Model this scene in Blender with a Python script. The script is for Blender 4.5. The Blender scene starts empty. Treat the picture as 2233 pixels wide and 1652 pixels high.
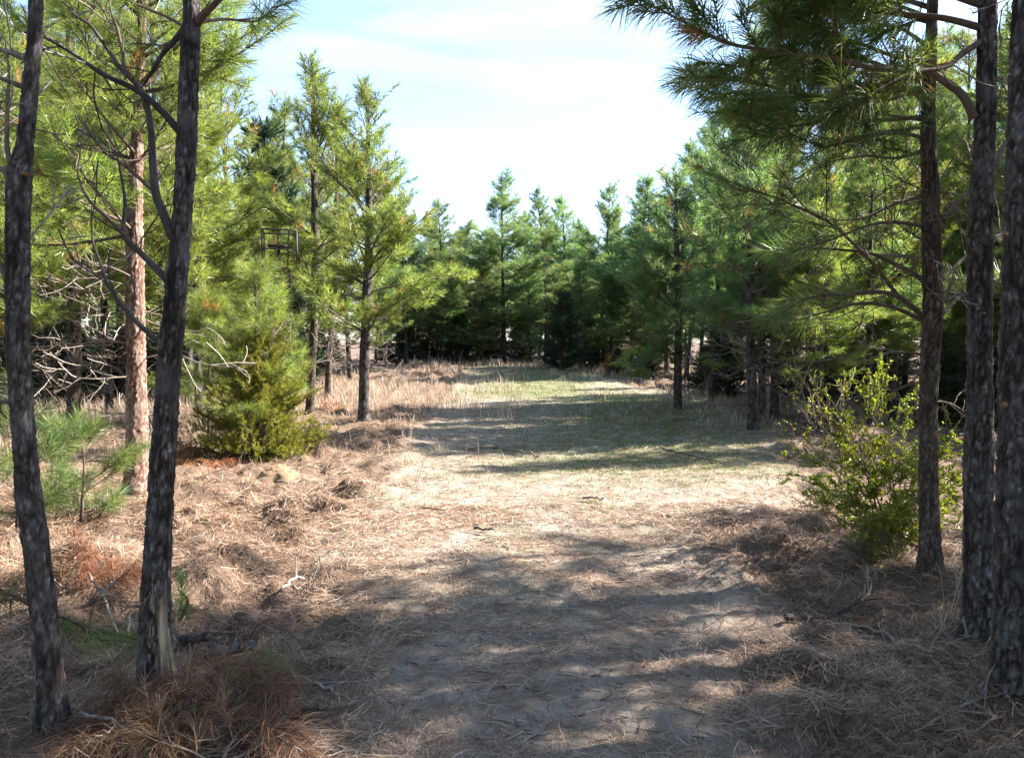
import bpy, math
import numpy as np
from mathutils import Vector

# ------------------------------------------------------------------ camera, sky, sun, exposure
scene = bpy.context.scene
W_, H_, F_ = 2233.0, 1652.0, 1678.0          # working frame used to read positions off the photograph
CAM_Z = 1.7
HORIZON = 745.0
PITCH = math.atan((H_ / 2 - HORIZON) / F_)
cam_d = bpy.data.cameras.new('camera')
cam = bpy.data.objects.new('camera', cam_d)
scene.collection.objects.link(cam)
cam.location = (0, 0, CAM_Z)
cam.rotation_euler = (math.radians(90) - PITCH, 0, 0)
cam_d.sensor_width = 36.0
cam_d.lens = F_ / W_ * 36.0
cam_d.clip_start = 0.05
cam_d.clip_end = 3000
scene.camera = cam

SUN_EL = math.radians(37)
SUN_AZ = math.radians(76)                    # clockwise from +Y (straight ahead) towards +X (right)
sun_vec = Vector((math.sin(SUN_AZ) * math.cos(SUN_EL), math.cos(SUN_AZ) * math.cos(SUN_EL), math.sin(SUN_EL)))

world = bpy.data.worlds.new('World')
scene.world = world
world.use_nodes = True
wt = world.node_tree
wt.nodes.clear()
w_out = wt.nodes.new('ShaderNodeOutputWorld')
w_bg = wt.nodes.new('ShaderNodeBackground')
sky = wt.nodes.new('ShaderNodeTexSky')
sky.sky_type = 'NISHITA'
sky.sun_disc = False
sky.sun_elevation = SUN_EL
sky.sun_rotation = SUN_AZ
sky.air_density = 1.0
sky.dust_density = 0.7
sky.ozone_density = 3.0
w_bg.inputs['Strength'].default_value = 0.085
# thin cirrus
tc = wt.nodes.new('ShaderNodeTexCoord')
mp = wt.nodes.new('ShaderNodeMapping')
mp.inputs['Rotation'].default_value = (0.0, 0.12, 0.35)
mp.inputs['Scale'].default_value = (1.5, 2.2, 9.0)
nz = wt.nodes.new('ShaderNodeTexNoise')
nz.inputs['Scale'].default_value = 1.7
nz.inputs['Detail'].default_value = 7.0
nz.inputs['Roughness'].default_value = 0.55
nz.inputs['Distortion'].default_value = 0.5
rp = wt.nodes.new('ShaderNodeValToRGB')
rp.color_ramp.elements[0].position = 0.46
rp.color_ramp.elements[1].position = 0.80
rp.color_ramp.elements[0].color = (0.05, 0.05, 0.05, 1)
rp.color_ramp.elements[1].color = (0.38, 0.38, 0.38, 1)
mx = wt.nodes.new('ShaderNodeMix')
mx.data_type = 'RGBA'
mx.inputs['B'].default_value = (4.0, 4.6, 5.0, 1)
L = wt.links.new
L(tc.outputs['Generated'], mp.inputs['Vector'])
L(mp.outputs['Vector'], nz.inputs['Vector'])
L(nz.outputs['Fac'], rp.inputs['Fac'])
L(rp.outputs['Color'], mx.inputs['Factor'])
L(sky.outputs['Color'], mx.inputs['A'])
L(mx.outputs['Result'], w_bg.inputs['Color'])
L(w_bg.outputs['Background'], w_out.inputs['Surface'])

sun_d = bpy.data.lights.new('sun', 'SUN')
sun_d.energy = 5.0
sun_d.angle = math.radians(0.55)
sun_d.color = (1.0, 0.94, 0.86)
sun = bpy.data.objects.new('sun', sun_d)
scene.collection.objects.link(sun)
sun.rotation_euler = (-sun_vec).to_track_quat('-Z', 'Y').to_euler()
sun.location = sun_vec * 60

vs = scene.view_settings
vs.view_transform = 'Standard'
vs.look = 'None'
vs.gamma = 1.0
vs.use_curve_mapping = False
vs.exposure = 2.55
cy = scene.cycles
cy.max_bounces = 5
cy.diffuse_bounces = 4
cy.glossy_bounces = 2
cy.transmission_bounces = 4
cy.use_denoising = True
cy.caustics_reflective = False
cy.caustics_refractive = False

# ------------------------------------------------------------------ helpers
def P(px, py, d):
    """point at depth d (metres ahead of the camera) seen at px, py"""
    u, v = (px - W_ / 2) / F_, (H_ / 2 - py) / F_
    dy = math.cos(PITCH) + v * math.sin(PITCH)
    dz = -math.sin(PITCH) + v * math.cos(PITCH)
    t = d / dy
    return np.array([u * t, d, CAM_Z + dz * t])

def ground_depth(py):
    v = (H_ / 2 - py) / F_
    dy = math.cos(PITCH) + v * math.sin(PITCH)
    dz = -math.sin(PITCH) + v * math.cos(PITCH)
    return CAM_Z / -dz * dy

def hash3(ix, iy, iz, seed=0):
    h = (ix.astype(np.int64) * 374761393 + iy.astype(np.int64) * 668265263 + iz.astype(np.int64) * 2147483647 + seed * 1274126177) & 0xffffffff
    h = ((h ^ (h >> 13)) * 1274126177) & 0xffffffff
    h = ((h ^ (h >> 16)) * 2246822519) & 0xffffffff
    return ((h ^ (h >> 15)) & 0xffffff) / float(0x1000000)

def vnoise(x, y, z=None, seed=0):
    x = np.asarray(x, float); y = np.asarray(y, float)
    z = np.zeros_like(x) if z is None else np.asarray(z, float)
    ix, iy, iz = np.floor(x).astype(int), np.floor(y).astype(int), np.floor(z).astype(int)
    fx, fy, fz = x - ix, y - iy, z - iz
    fx, fy, fz = [f * f * (3 - 2 * f) for f in (fx, fy, fz)]
    r = 0
    for a in (0, 1):
        for b in (0, 1):
            for c in (0, 1):
                w = (fx if a else 1 - fx) * (fy if b else 1 - fy) * (fz if c else 1 - fz)
                r = r + w * hash3(ix + a, iy + b, iz + c, seed)
    return r

def fbm(x, y, z=None, o=4, seed=0):
    r, amp, tot = 0, 1.0, 0
    for k in range(o):
        r = r + amp * vnoise(x * 2 ** k, y * 2 ** k, None if z is None else z * 2 ** k, seed + k)
        tot += amp
        amp *= 0.5
    return r / tot

def worley(x, y, z, seed=0):
    ix, iy, iz = np.floor(x).astype(int), np.floor(y).astype(int), np.floor(z).astype(int)
    d1 = np.full(x.shape, 9.0); d2 = d1.copy(); cid = np.zeros(x.shape)
    for a in (-1, 0, 1):
        for b in (-1, 0, 1):
            for c in (-1, 0, 1):
                X, Y, Z = ix + a, iy + b, iz + c
                dx = X + hash3(X, Y, Z, seed + 1) - x
                dy = Y + hash3(X, Y, Z, seed + 2) - y
                dz = Z + hash3(X, Y, Z, seed + 3) - z
                d = np.sqrt(dx * dx + dy * dy + dz * dz)
                near = d < d1
                d2 = np.where(near, d1, np.minimum(d2, d))
                cid = np.where(near, hash3(X, Y, Z, seed + 4), cid)
                d1 = np.where(near, d, d1)
    return d1, d2, cid

def sstep(a, b, x):
    t = np.clip((x - a) / (b - a), 0, 1)
    return t * t * (3 - 2 * t)

def unit(v):
    return v / np.maximum(np.linalg.norm(v, axis=-1, keepdims=True), 1e-9)

class MB:
    """collects vertices and faces of one mesh"""
    def __init__(self):
        self.V, self.T, self.Q, self.A, self.n = [], [], [], [], 0
    def add(self, V, T=None, Q=None, a=0.5):
        V = np.asarray(V, float).reshape(-1, 3)
        if len(V) == 0:
            return self
        if T is not None and len(T):
            self.T.append(np.asarray(T).reshape(-1, 3) + self.n)
        if Q is not None and len(Q):
            self.Q.append(np.asarray(Q).reshape(-1, 4) + self.n)
        self.A.append(np.broadcast_to(np.asarray(a, float), (len(V),)))
        self.V.append(V)
        self.n += len(V)
        return self
    def mesh(self, name, mat, origin=(0, 0, 0), smooth=False):
        V = np.concatenate(self.V) - np.asarray(origin)
        T = np.concatenate(self.T) if self.T else np.zeros((0, 3), int)
        Q = np.concatenate(self.Q) if self.Q else np.zeros((0, 4), int)
        me = bpy.data.meshes.new(name)
        me.vertices.add(len(V))
        me.vertices.foreach_set('co', V.astype(np.float32).ravel())
        me.loops.add(T.size + Q.size)
        me.loops.foreach_set('vertex_index', np.concatenate([Q.ravel(), T.ravel()]).astype(np.int32))
        me.polygons.add(len(T) + len(Q))
        starts = np.concatenate([np.arange(len(Q)) * 4, Q.size + np.arange(len(T)) * 3]).astype(np.int32)
        me.polygons.foreach_set('loop_start', starts)
        if smooth:
            me.polygons.foreach_set('use_smooth', np.ones(len(T) + len(Q), bool))
        at = me.attributes.new('v', 'FLOAT', 'POINT')
        at.data.foreach_set('value', np.concatenate(self.A).astype(np.float32))
        me.update(calc_edges=True)
        if mat is not None:
            me.materials.append(mat)
        return me
    def build(self, name, mat, parent=None, origin=(0, 0, 0), smooth=False, at=None):
        o = bpy.data.objects.new(name, self.mesh(name, mat, origin, smooth))
        scene.collection.objects.link(o)
        if parent is not None:
            o.parent = parent
        if at is not None:
            o.location = at
        return o

def tag(o, label=None, cat=None, group=None, kind=None):
    if label: o['label'] = label
    if cat: o['category'] = cat
    if group: o['group'] = group
    if kind: o['kind'] = kind
    return o

def empty(name, loc, label=None, cat=None, group=None):
    o = bpy.data.objects.new(name, None)
    o.empty_display_size = 0.2
    scene.collection.objects.link(o)
    o.location = tuple(loc)
    return tag(o, label, cat, group)

def copy_tree(o, parent=None):
    c = o.copy()
    scene.collection.objects.link(c)
    c.parent = parent
    for ch in list(o.children):
        copy_tree(ch, c)
    return c

def resample(pts, n):
    """smooth curve through the points, n samples"""
    p = np.asarray(pts, float)
    if len(p) == 2:
        t = np.linspace(0, 1, n)[:, None]
        return p[0] * (1 - t) + p[1] * t
    q = np.vstack([2 * p[0] - p[1], p, 2 * p[-1] - p[-2]])
    u = np.linspace(0, len(p) - 1 - 1e-6, n)
    i = u.astype(int); f = (u - i)[:, None]
    a, b, c, d = q[i], q[i + 1], q[i + 2], q[i + 3]
    return 0.5 * (2 * b + (c - a) * f + (2 * a - 5 * b + 4 * c - d) * f ** 2 + (3 * b - a - 3 * c + d) * f ** 3)

def frames(pts):
    t = unit(np.gradient(pts, axis=0))
    ref = np.array([1.0, 0, 0]) if abs(t[:, 0].mean()) < 0.7 else np.array([0, 0, 1.0])
    n1 = unit(ref - (t @ ref)[:, None] * t)
    n2 = np.cross(t, n1)
    return t, n1, n2

def tube(mb, pts, radii, n=6, a=0.5):
    pts = np.asarray(pts, float)
    k = len(pts)
    t, n1, n2 = frames(pts)
    th = np.arange(n) * 2 * math.pi / n
    V = pts[:, None, :] + np.asarray(radii)[:, None, None] * (np.cos(th)[None, :, None] * n1[:, None, :] + np.sin(th)[None, :, None] * n2[:, None, :])
    i = np.arange(k - 1)[:, None] * n
    j = np.arange(n)[None, :]
    j2 = (j + 1) % n
    Q = np.stack([i + j, i + j2, i + n + j2, i + n + j], -1).reshape(-1, 4)
    V = np.concatenate([V.reshape(-1, 3), pts[:1], pts[-1:]])
    jj = np.arange(n)
    T = np.concatenate([np.stack([np.full(n, k * n), (jj + 1) % n, jj], -1),
                        np.stack([np.full(n, k * n + 1), (k - 1) * n + jj, (k - 1) * n + (jj + 1) % n], -1)])
    mb.add(V, T, Q, a)

def prisms(mb, S, E, r0, r1, n=3, a=0.5):
    """many straight twigs at once"""
    S = np.asarray(S, float).reshape(-1, 3); E = np.asarray(E, float).reshape(-1, 3)
    m = len(S)
    if m == 0:
        return
    r0 = np.broadcast_to(r0, (m,)); r1 = np.broadcast_to(r1, (m,))
    t = unit(E - S)
    ref = np.where(np.abs(t[:, 2:3]) < 0.8, np.array([[0, 0, 1.0]]), np.array([[1.0, 0, 0]]))
    n1 = unit(np.cross(t, ref)); n2 = np.cross(t, n1)
    th = np.arange(n) * 2 * math.pi / n
    ring = np.cos(th)[None, :, None] * n1[:, None] + np.sin(th)[None, :, None] * n2[:, None]
    V = np.concatenate([S[:, None] + ring * r0[:, None, None], E[:, None] + ring * r1[:, None, None]], 1)
    b = np.arange(m)[:, None] * 2 * n
    j = np.arange(n)[None]
    Q = np.stack([b + j, b + (j + 1) % n, b + n + (j + 1) % n, b + n + j], -1)
    mb.add(V.reshape(-1, 3), None, Q.reshape(-1, 4), a)

def needles(mb, S, E, dens, ln, wd, rng, a0=55, a1=22, droop=0.12, bend=False, brown=0.0, tip=1.25, tone=None):
    """pine needles along shoots S->E"""
    S = np.asarray(S, float).reshape(-1, 3); E = np.asarray(E, float).reshape(-1, 3)
    m = len(S)
    if m == 0:
        return
    ax = E - S
    l = np.linalg.norm(ax, axis=1)
    cnt = np.maximum(3, (dens * l * rng.uniform(.75, 1.25, m)).astype(int))
    k = np.repeat(np.arange(m), cnt)
    N = len(k)
    t = unit(ax)[k]
    u = 1 - rng.random(N) ** tip * 0.95
    base = S[k] + ax[k] * u[:, None]
    ref = np.where(np.abs(t[:, 2:3]) < 0.8, np.array([[0, 0, 1.0]]), np.array([[1.0, 0, 0]]))
    n1 = unit(np.cross(t, ref)); n2 = np.cross(t, n1)
    ph = rng.uniform(0, 2 * math.pi, N)
    ang = np.radians(a0 + (a1 - a0) * u ** 2 + rng.normal(0, 9, N))
    d = t * np.cos(ang)[:, None] + (n1 * np.cos(ph)[:, None] + n2 * np.sin(ph)[:, None]) * np.sin(ang)[:, None]
    d[:, 2] -= droop * rng.uniform(.4, 1.4, N)
    d = unit(d)
    ll = ln * rng.uniform(.72, 1.15, N)
    w = unit(np.cross(d, rng.normal(0, 1, (N, 3)))) * (wd * rng.uniform(.7, 1.3, N) * .5)[:, None]
    sh = rng.uniform(0, 1, m) if tone is None else np.clip(tone + rng.normal(0, .18, m), 0, 1)
    v = np.clip(sh[k] * .62 + rng.uniform(0, .28, N), 0, .9)
    if brown > 0:
        br = rng.random(m) < brown
        v = np.where(br[k], rng.uniform(.94, 1.0, N), v)
    if bend:
        mid = base + d * (ll * .5)[:, None]
        d2 = d.copy(); d2[:, 2] -= 0.22 + droop; d2 = unit(d2)
        end = mid + d2 * (ll * .5)[:, None]
        V = np.stack([base - w, base + w, mid + w * .8, mid - w * .8, end], 1)
        b = np.arange(N)[:, None] * 5
        mb.add(V.reshape(-1, 3), np.concatenate([b + 3, b + 2, b + 4], 1), np.concatenate([b, b + 1, b + 2, b + 3], 1), np.repeat(v, 5))
    else:
        V = np.stack([base - w, base + w, base + d * ll[:, None]], 1)
        mb.add(V.reshape(-1, 3), np.arange(N * 3).reshape(-1, 3), None, np.repeat(v, 3))

ORD = ['first', 'second', 'third', 'fourth', 'fifth', 'sixth', 'seventh', 'eighth', 'ninth', 'tenth', 'eleventh', 'twelfth',
       'thirteenth', 'fourteenth', 'fifteenth', 'sixteenth', 'seventeenth', 'eighteenth', 'nineteenth', 'twentieth',
       'twenty-first', 'twenty-second', 'twenty-third', 'twenty-fourth', 'twenty-fifth', 'twenty-sixth', 'twenty-seventh',
       'twenty-eighth', 'twenty-ninth', 'thirtieth']

# ------------------------------------------------------------------ materials
def new_mat(name):
    m = bpy.data.materials.new(name)
    m.use_nodes = True
    nt = m.node_tree
    nt.nodes.clear()
    return m, nt, nt.nodes.new('ShaderNodeOutputMaterial')

def attr_ramp(nt, stops):
    a = nt.nodes.new('ShaderNodeAttribute'); a.attribute_name = 'v'
    r = nt.nodes.new('ShaderNodeValToRGB')
    els = r.color_ramp.elements
    while len(els) < len(stops):
        els.new(0.5)
    for e, (p, c) in zip(els, stops):
        e.position = p
        e.color = (*c, 1)
    nt.links.new(a.outputs['Fac'], r.inputs['Fac'])
    return r

def leaf_mat(name, stops, trans=0.4, rough=0.42, spec=0.5, tint=(1.2, 1.2, .7)):
    m, nt, out = new_mat(name)
    r = attr_ramp(nt, stops)
    oi = nt.nodes.new('ShaderNodeObjectInfo')
    hs = nt.nodes.new('ShaderNodeHueSaturation')
    mr = nt.nodes.new('ShaderNodeMapRange')
    mr.inputs['To Min'].default_value = 0.8; mr.inputs['To Max'].default_value = 1.2
    mh = nt.nodes.new('ShaderNodeMapRange')
    mh.inputs['To Min'].default_value = 0.482; mh.inputs['To Max'].default_value = 0.515
    nt.links.new(oi.outputs['Random'], mr.inputs['Value'])
    nt.links.new(oi.outputs['Random'], mh.inputs['Value'])
    nt.links.new(mr.outputs['Result'], hs.inputs['Value'])
    nt.links.new(mh.outputs['Result'], hs.inputs['Hue'])
    nt.links.new(r.outputs['Color'], hs.inputs['Color'])
    p = nt.nodes.new('ShaderNodeBsdfPrincipled')
    p.inputs['Roughness'].default_value = rough
    p.inputs['Specular IOR Level'].default_value = spec
    t = nt.nodes.new('ShaderNodeBsdfTranslucent')
    mt = nt.nodes.new('ShaderNodeMix'); mt.data_type = 'RGBA'; mt.blend_type = 'MULTIPLY'
    mt.inputs['Factor'].default_value = 1.0
    mt.inputs['B'].default_value = (*tint, 1)
    mixs = nt.nodes.new('ShaderNodeMixShader')
    mixs.inputs['Fac'].default_value = trans
    nt.links.new(hs.outputs['Color'], p.inputs['Base Color'])
    nt.links.new(hs.outputs['Color'], mt.inputs['A'])
    nt.links.new(mt.outputs['Result'], t.inputs['Color'])
    nt.links.new(p.outputs[0], mixs.inputs[1])
    nt.links.new(t.outputs[0], mixs.inputs[2])
    nt.links.new(mixs.outputs[0], out.inputs['Surface'])
    return m

def bark_mat(name, stops, patch=(.13, .125, .13), patch_amt=.4, scale=(30, 30, 9)):
    m, nt, out = new_mat(name)
    r = attr_ramp(nt, stops)
    co = nt.nodes.new('ShaderNodeTexCoord')
    mpn = nt.nodes.new('ShaderNodeMapping'); mpn.inputs['Scale'].default_value = scale
    n = nt.nodes.new('ShaderNodeTexNoise'); n.inputs['Scale'].default_value = 1.0; n.inputs['Detail'].default_value = 6; n.inputs['Roughness'].default_value = .65
    n2 = nt.nodes.new('ShaderNodeTexNoise'); n2.inputs['Scale'].default_value = 6.0; n2.inputs['Detail'].default_value = 4
    rr = nt.nodes.new('ShaderNodeMapRange'); rr.inputs['From Min'].default_value = .5; rr.inputs['From Max'].default_value = .68; rr.inputs['To Max'].default_value = patch_amt
    mix = nt.nodes.new('ShaderNodeMix'); mix.data_type = 'RGBA'
    mix.inputs['B'].default_value = (*patch, 1)
    mul = nt.nodes.new('ShaderNodeMix'); mul.data_type = 'RGBA'; mul.blend_type = 'MULTIPLY'; mul.inputs['Factor'].default_value = .7
    nr = nt.nodes.new('ShaderNodeMapRange'); nr.inputs['From Min'].default_value = .3; nr.inputs['From Max'].default_value = .7; nr.inputs['To Min'].default_value = .45; nr.inputs['To Max'].default_value = 1.35
    bp = nt.nodes.new('ShaderNodeBump'); bp.inputs['Strength'].default_value = .6; bp.inputs['Distance'].default_value = .006
    p = nt.nodes.new('ShaderNodeBsdfPrincipled'); p.inputs['Roughness'].default_value = .9; p.inputs['Specular IOR Level'].default_value = .2
    k = nt.links.new
    k(co.outputs['Object'], mpn.inputs['Vector']); k(mpn.outputs[0], n.inputs['Vector']); k(co.outputs['Object'], n2.inputs['Vector'])
    k(n2.outputs['Fac'], rr.inputs['Value']); k(rr.outputs[0], mix.inputs['Factor']); k(r.outputs['Color'], mix.inputs['A'])
    k(mix.outputs['Result'], mul.inputs['A']); k(n.outputs['Fac'], nr.inputs['Value']); k(nr.outputs[0], mul.inputs['B'])
    k(mul.outputs['Result'], p.inputs['Base Color']); k(n.outputs['Fac'], bp.inputs['Height']); k(bp.outputs[0], p.inputs['Normal'])
    k(p.outputs[0], out.inputs['Surface'])
    return m

GREEN = [(0, (.052, .090, .036)), (.35, (.094, .144, .048)), (.7, (.165, .205, .062)), (.9, (.240, .260, .090)), (.935, (.28, .17, .08)), (1, (.33, .17, .07))]
GREEN_SUNLIT = [(0, (.094, .140, .040)), (.35, (.165, .218, .054)), (.7, (.255, .295, .075)), (.9, (.340, .350, .130)), (.935, (.30, .18, .08)), (1, (.34, .18, .07))]  # copy for sunlit crowns: the sun's yellow brightness is put into the colour
GREEN_SKYLIT = [(0, (.068, .132, .074)), (.35, (.122, .205, .090)), (.7, (.200, .275, .105)), (.9, (.270, .325, .130)), (.935, (.24, .15, .08)), (1, (.27, .15, .07))]  # copy for far and shaded crowns: haze and bluish skylight painted into the colour
M_needle = leaf_mat('pine_needles', GREEN, trans=.5)
M_needle_sunlit = leaf_mat('pine_needles_sunlit', GREEN_SUNLIT, trans=.5)
M_needle_skylit = leaf_mat('pine_needles_skylit', GREEN_SKYLIT, trans=.55)
M_dead_needle = leaf_mat('dead_needles', [(0, (.075, .045, .030)), (.5, (.165, .095, .058)), (1, (.26, .16, .095))], trans=.3, rough=.6, spec=.3, tint=(1.2, .9, .6))
M_orange_needle = leaf_mat('orange_needles', [(0, (.17, .075, .032)), (.5, (.27, .125, .05)), (1, (.36, .18, .075))], trans=.35, rough=.6, spec=.3, tint=(1.2, .9, .6))
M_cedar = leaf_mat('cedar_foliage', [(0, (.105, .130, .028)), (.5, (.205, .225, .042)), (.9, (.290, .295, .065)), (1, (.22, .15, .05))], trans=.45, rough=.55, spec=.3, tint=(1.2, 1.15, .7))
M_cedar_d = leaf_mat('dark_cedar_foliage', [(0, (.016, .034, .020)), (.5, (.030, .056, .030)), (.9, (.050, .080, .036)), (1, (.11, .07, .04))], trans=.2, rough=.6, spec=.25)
M_leaf = leaf_mat('broad_leaves', [(0, (.075, .115, .018)), (.5, (.155, .195, .028)), (1, (.270, .280, .050))], trans=.5, rough=.35, spec=.5, tint=(1.35, 1.25, .5))
M_grass = leaf_mat('green_grass', [(0, (.065, .105, .025)), (.5, (.115, .160, .035)), (1, (.20, .215, .065))], trans=.35, rough=.5, spec=.3, tint=(1.2, 1.15, .7))
M_dry = leaf_mat('dry_grass', [(0, (.18, .125, .09)), (.5, (.36, .28, .205)), (1, (.54, .455, .36))], trans=.3, rough=.65, spec=.2, tint=(1.1, 1.0, .85))
M_straw = leaf_mat('pine_straw', [(0, (.055, .034, .024)), (.35, (.155, .088, .056)), (.7, (.30, .190, .125)), (1, (.49, .37, .28))], trans=.12, rough=.6, spec=.35, tint=(1.1, 1.0, .85))
BARK = [(0, (.007, .006, .006)), (.20, (.024, .018, .016)), (.45, (.062, .050, .046)), (.75, (.105, .096, .094)), (1, (.19, .185, .19))]
BARK_RED = [(0, (.035, .018, .012)), (.25, (.095, .048, .031)), (.55, (.19, .125, .096)), (1, (.33, .265, .23))]
M_bark = bark_mat('pine_bark', BARK)
M_bark_red = bark_mat('red_pine_bark', BARK_RED, patch=(.33, .28, .25))
M_bark_brown = bark_mat('brown_pine_bark', [(0, (.018, .013, .010)), (.3, (.045, .031, .025)), (.6, (.095, .070, .059)), (1, (.16, .13, .115))], patch=(.18, .15, .135), patch_amt=.3)
M_twig = bark_mat('twig_bark', [(0, (.06, .042, .032)), (.5, (.13, .095, .075)), (1, (.24, .19, .15))], patch=(.25, .22, .19), patch_amt=.3)
M_dead_twig = bark_mat('dead_twig_bark', [(0, (.09, .07, .055)), (.5, (.18, .145, .12)), (1, (.32, .275, .235))], patch=(.30, .27, .24), patch_amt=.4)
M_wood = bark_mat('weathered_wood', [(0, (.03, .024, .02)), (.5, (.22, .165, .115)), (1, (.44, .36, .27))], patch=(.05, .04, .035), patch_amt=.8, scale=(80, 80, 10))
M_cutwood = bark_mat('cut_wood', [(0, (.14, .08, .04)), (.5, (.26, .15, .07)), (1, (.34, .20, .10))], patch=(.22, .12, .06), patch_amt=.3)

m, nt, out = new_mat('black_metal')
p = nt.nodes.new('ShaderNodeBsdfPrincipled'); n = nt.nodes.new('ShaderNodeTexNoise'); n.inputs['Scale'].default_value = 30
r = nt.nodes.new('ShaderNodeValToRGB')
r.color_ramp.elements[0].color = (.012, .012, .013, 1); r.color_ramp.elements[1].color = (.045, .035, .03, 1)
p.inputs['Roughness'].default_value = .6
nt.links.new(n.outputs['Fac'], r.inputs['Fac']); nt.links.new(r.outputs[0], p.inputs['Base Color']); nt.links.new(p.outputs[0], out.inputs['Surface'])
M_metal = m

def soil_mat(name, base):
    """base: list of colours litter-dark, litter, sand, green"""
    m, nt, out = new_mat(name)
    k = nt.links.new
    geo = nt.nodes.new('ShaderNodeNewGeometry')
    def noise(scale, detail=5, rough=.6, stretch=None, dist=0):
        n = nt.nodes.new('ShaderNodeTexNoise')
        n.inputs['Scale'].default_value = scale; n.inputs['Detail'].default_value = detail
        n.inputs['Roughness'].default_value = rough; n.inputs['Distortion'].default_value = dist
        if stretch:
            mm = nt.nodes.new('ShaderNodeMapping'); mm.inputs['Scale'].default_value = stretch[0]; mm.inputs['Rotation'].default_value = (0, 0, stretch[1])
            k(geo.outputs['Position'], mm.inputs['Vector']); k(mm.outputs[0], n.inputs['Vector'])
        else:
            k(geo.outputs['Position'], n.inputs['Vector'])
        return n
    def rng_(n, a, b, c=0, d=1):
        q = nt.nodes.new('ShaderNodeMapRange')
        q.inputs['From Min'].default_value = a; q.inputs['From Max'].default_value = b
        q.inputs['To Min'].default_value = c; q.inputs['To Max'].default_value = d
        k(n, q.inputs['Value']); return q.outputs[0]
    def mixc(f, a, b, mode='MIX'):
        q = nt.nodes.new('ShaderNodeMix'); q.data_type = 'RGBA'; q.blend_type = mode
        if isinstance(f, float): q.inputs['Factor'].default_value = f
        else: k(f, q.inputs['Factor'])
        for s, c in (('A', a), ('B', b)):
            if isinstance(c, tuple): q.inputs[s].default_value = (*c, 1)
            else: k(c, q.inputs[s])
        return q.outputs['Result']
    # v attribute: 0 litter .. 1 bare track; w: green share
    at = nt.nodes.new('ShaderNodeAttribute'); at.attribute_name = 'v'
    ag = nt.nodes.new('ShaderNodeAttribute'); ag.attribute_name = 'g'
    n_f = noise(26, 6, .7)
    n_m = noise(3.5, 5, .6)
    s1 = noise(16, 4, .7, ((9, 1, 1), .5), .6)
    s2 = noise(16, 4, .7, ((1, 9, 1), -.3), .6)
    lit = mixc(rng_(n_f.outputs['Fac'], .35, .65), base[0], base[1])
    lit = mixc(rng_(s1.outputs['Fac'], .52, .66, 0, .7), lit, base[4])
    lit = mixc(rng_(s2.outputs['Fac'], .54, .66, 0, .7), lit, base[5])
    snd = mixc(rng_(n_m.outputs['Fac'], .35, .7), base[2], base[3])
    snd = mixc(rng_(s2.outputs['Fac'], .55, .68, 0, .55), snd, base[1])
    snd = mixc(rng_(s1.outputs['Fac'], .55, .68, 0, .6), snd, base[5])
    snd = mixc(rng_(n_f.outputs['Fac'], .56, .70, 0, .5), snd, base[0])
    add = nt.nodes.new('ShaderNodeMath'); add.operation = 'MULTIPLY_ADD'
    k(n_m.outputs['Fac'], add.inputs[0]); add.inputs[1].default_value = 1.1; k(at.outputs['Fac'], add.inputs[2])
    col = mixc(rng_(add.outputs[0], .75, 1.25), lit, snd)
    grn = mixc(rng_(n_f.outputs['Fac'], .35, .65), (.060, .080, .028), (.125, .135, .050))
    addg = nt.nodes.new('ShaderNodeMath'); addg.operation = 'MULTIPLY'
    k(rng_(n_m.outputs['Fac'], .30, .58, .35, 1.0), addg.inputs[0]); k(ag.outputs['Fac'], addg.inputs[1])
    col = mixc(addg.outputs[0], col, grn)
    p = nt.nodes.new('ShaderNodeBsdfPrincipled'); p.inputs['Roughness'].default_value = .95; p.inputs['Specular IOR Level'].default_value = .15
    bp = nt.nodes.new('ShaderNodeBump'); bp.inputs['Strength'].default_value = .8; bp.inputs['Distance'].default_value = .02
    hs = nt.nodes.new('ShaderNodeMath'); hs.operation = 'ADD'
    k(n_f.outputs['Fac'], hs.inputs[0]); k(s1.outputs['Fac'], hs.inputs[1])
    k(hs.outputs[0], bp.inputs['Height']); k(bp.outputs[0], p.inputs['Normal'])
    k(col, p.inputs['Base Color']); k(p.outputs[0], out.inputs['Surface'])
    return m
M_soil = soil_mat('forest_floor', [(.055, .036, .027), (.150, .096, .066), (.335, .280, .230), (.170, .138, .112), (.26, .172, .115), (.38, .300, .23)])
M_sand = soil_mat('mound_sand', [(.10, .065, .04), (.19, .125, .075), (.28, .195, .115), (.20, .135, .08), (.20, .135, .08), (.27, .19, .12)])

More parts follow.
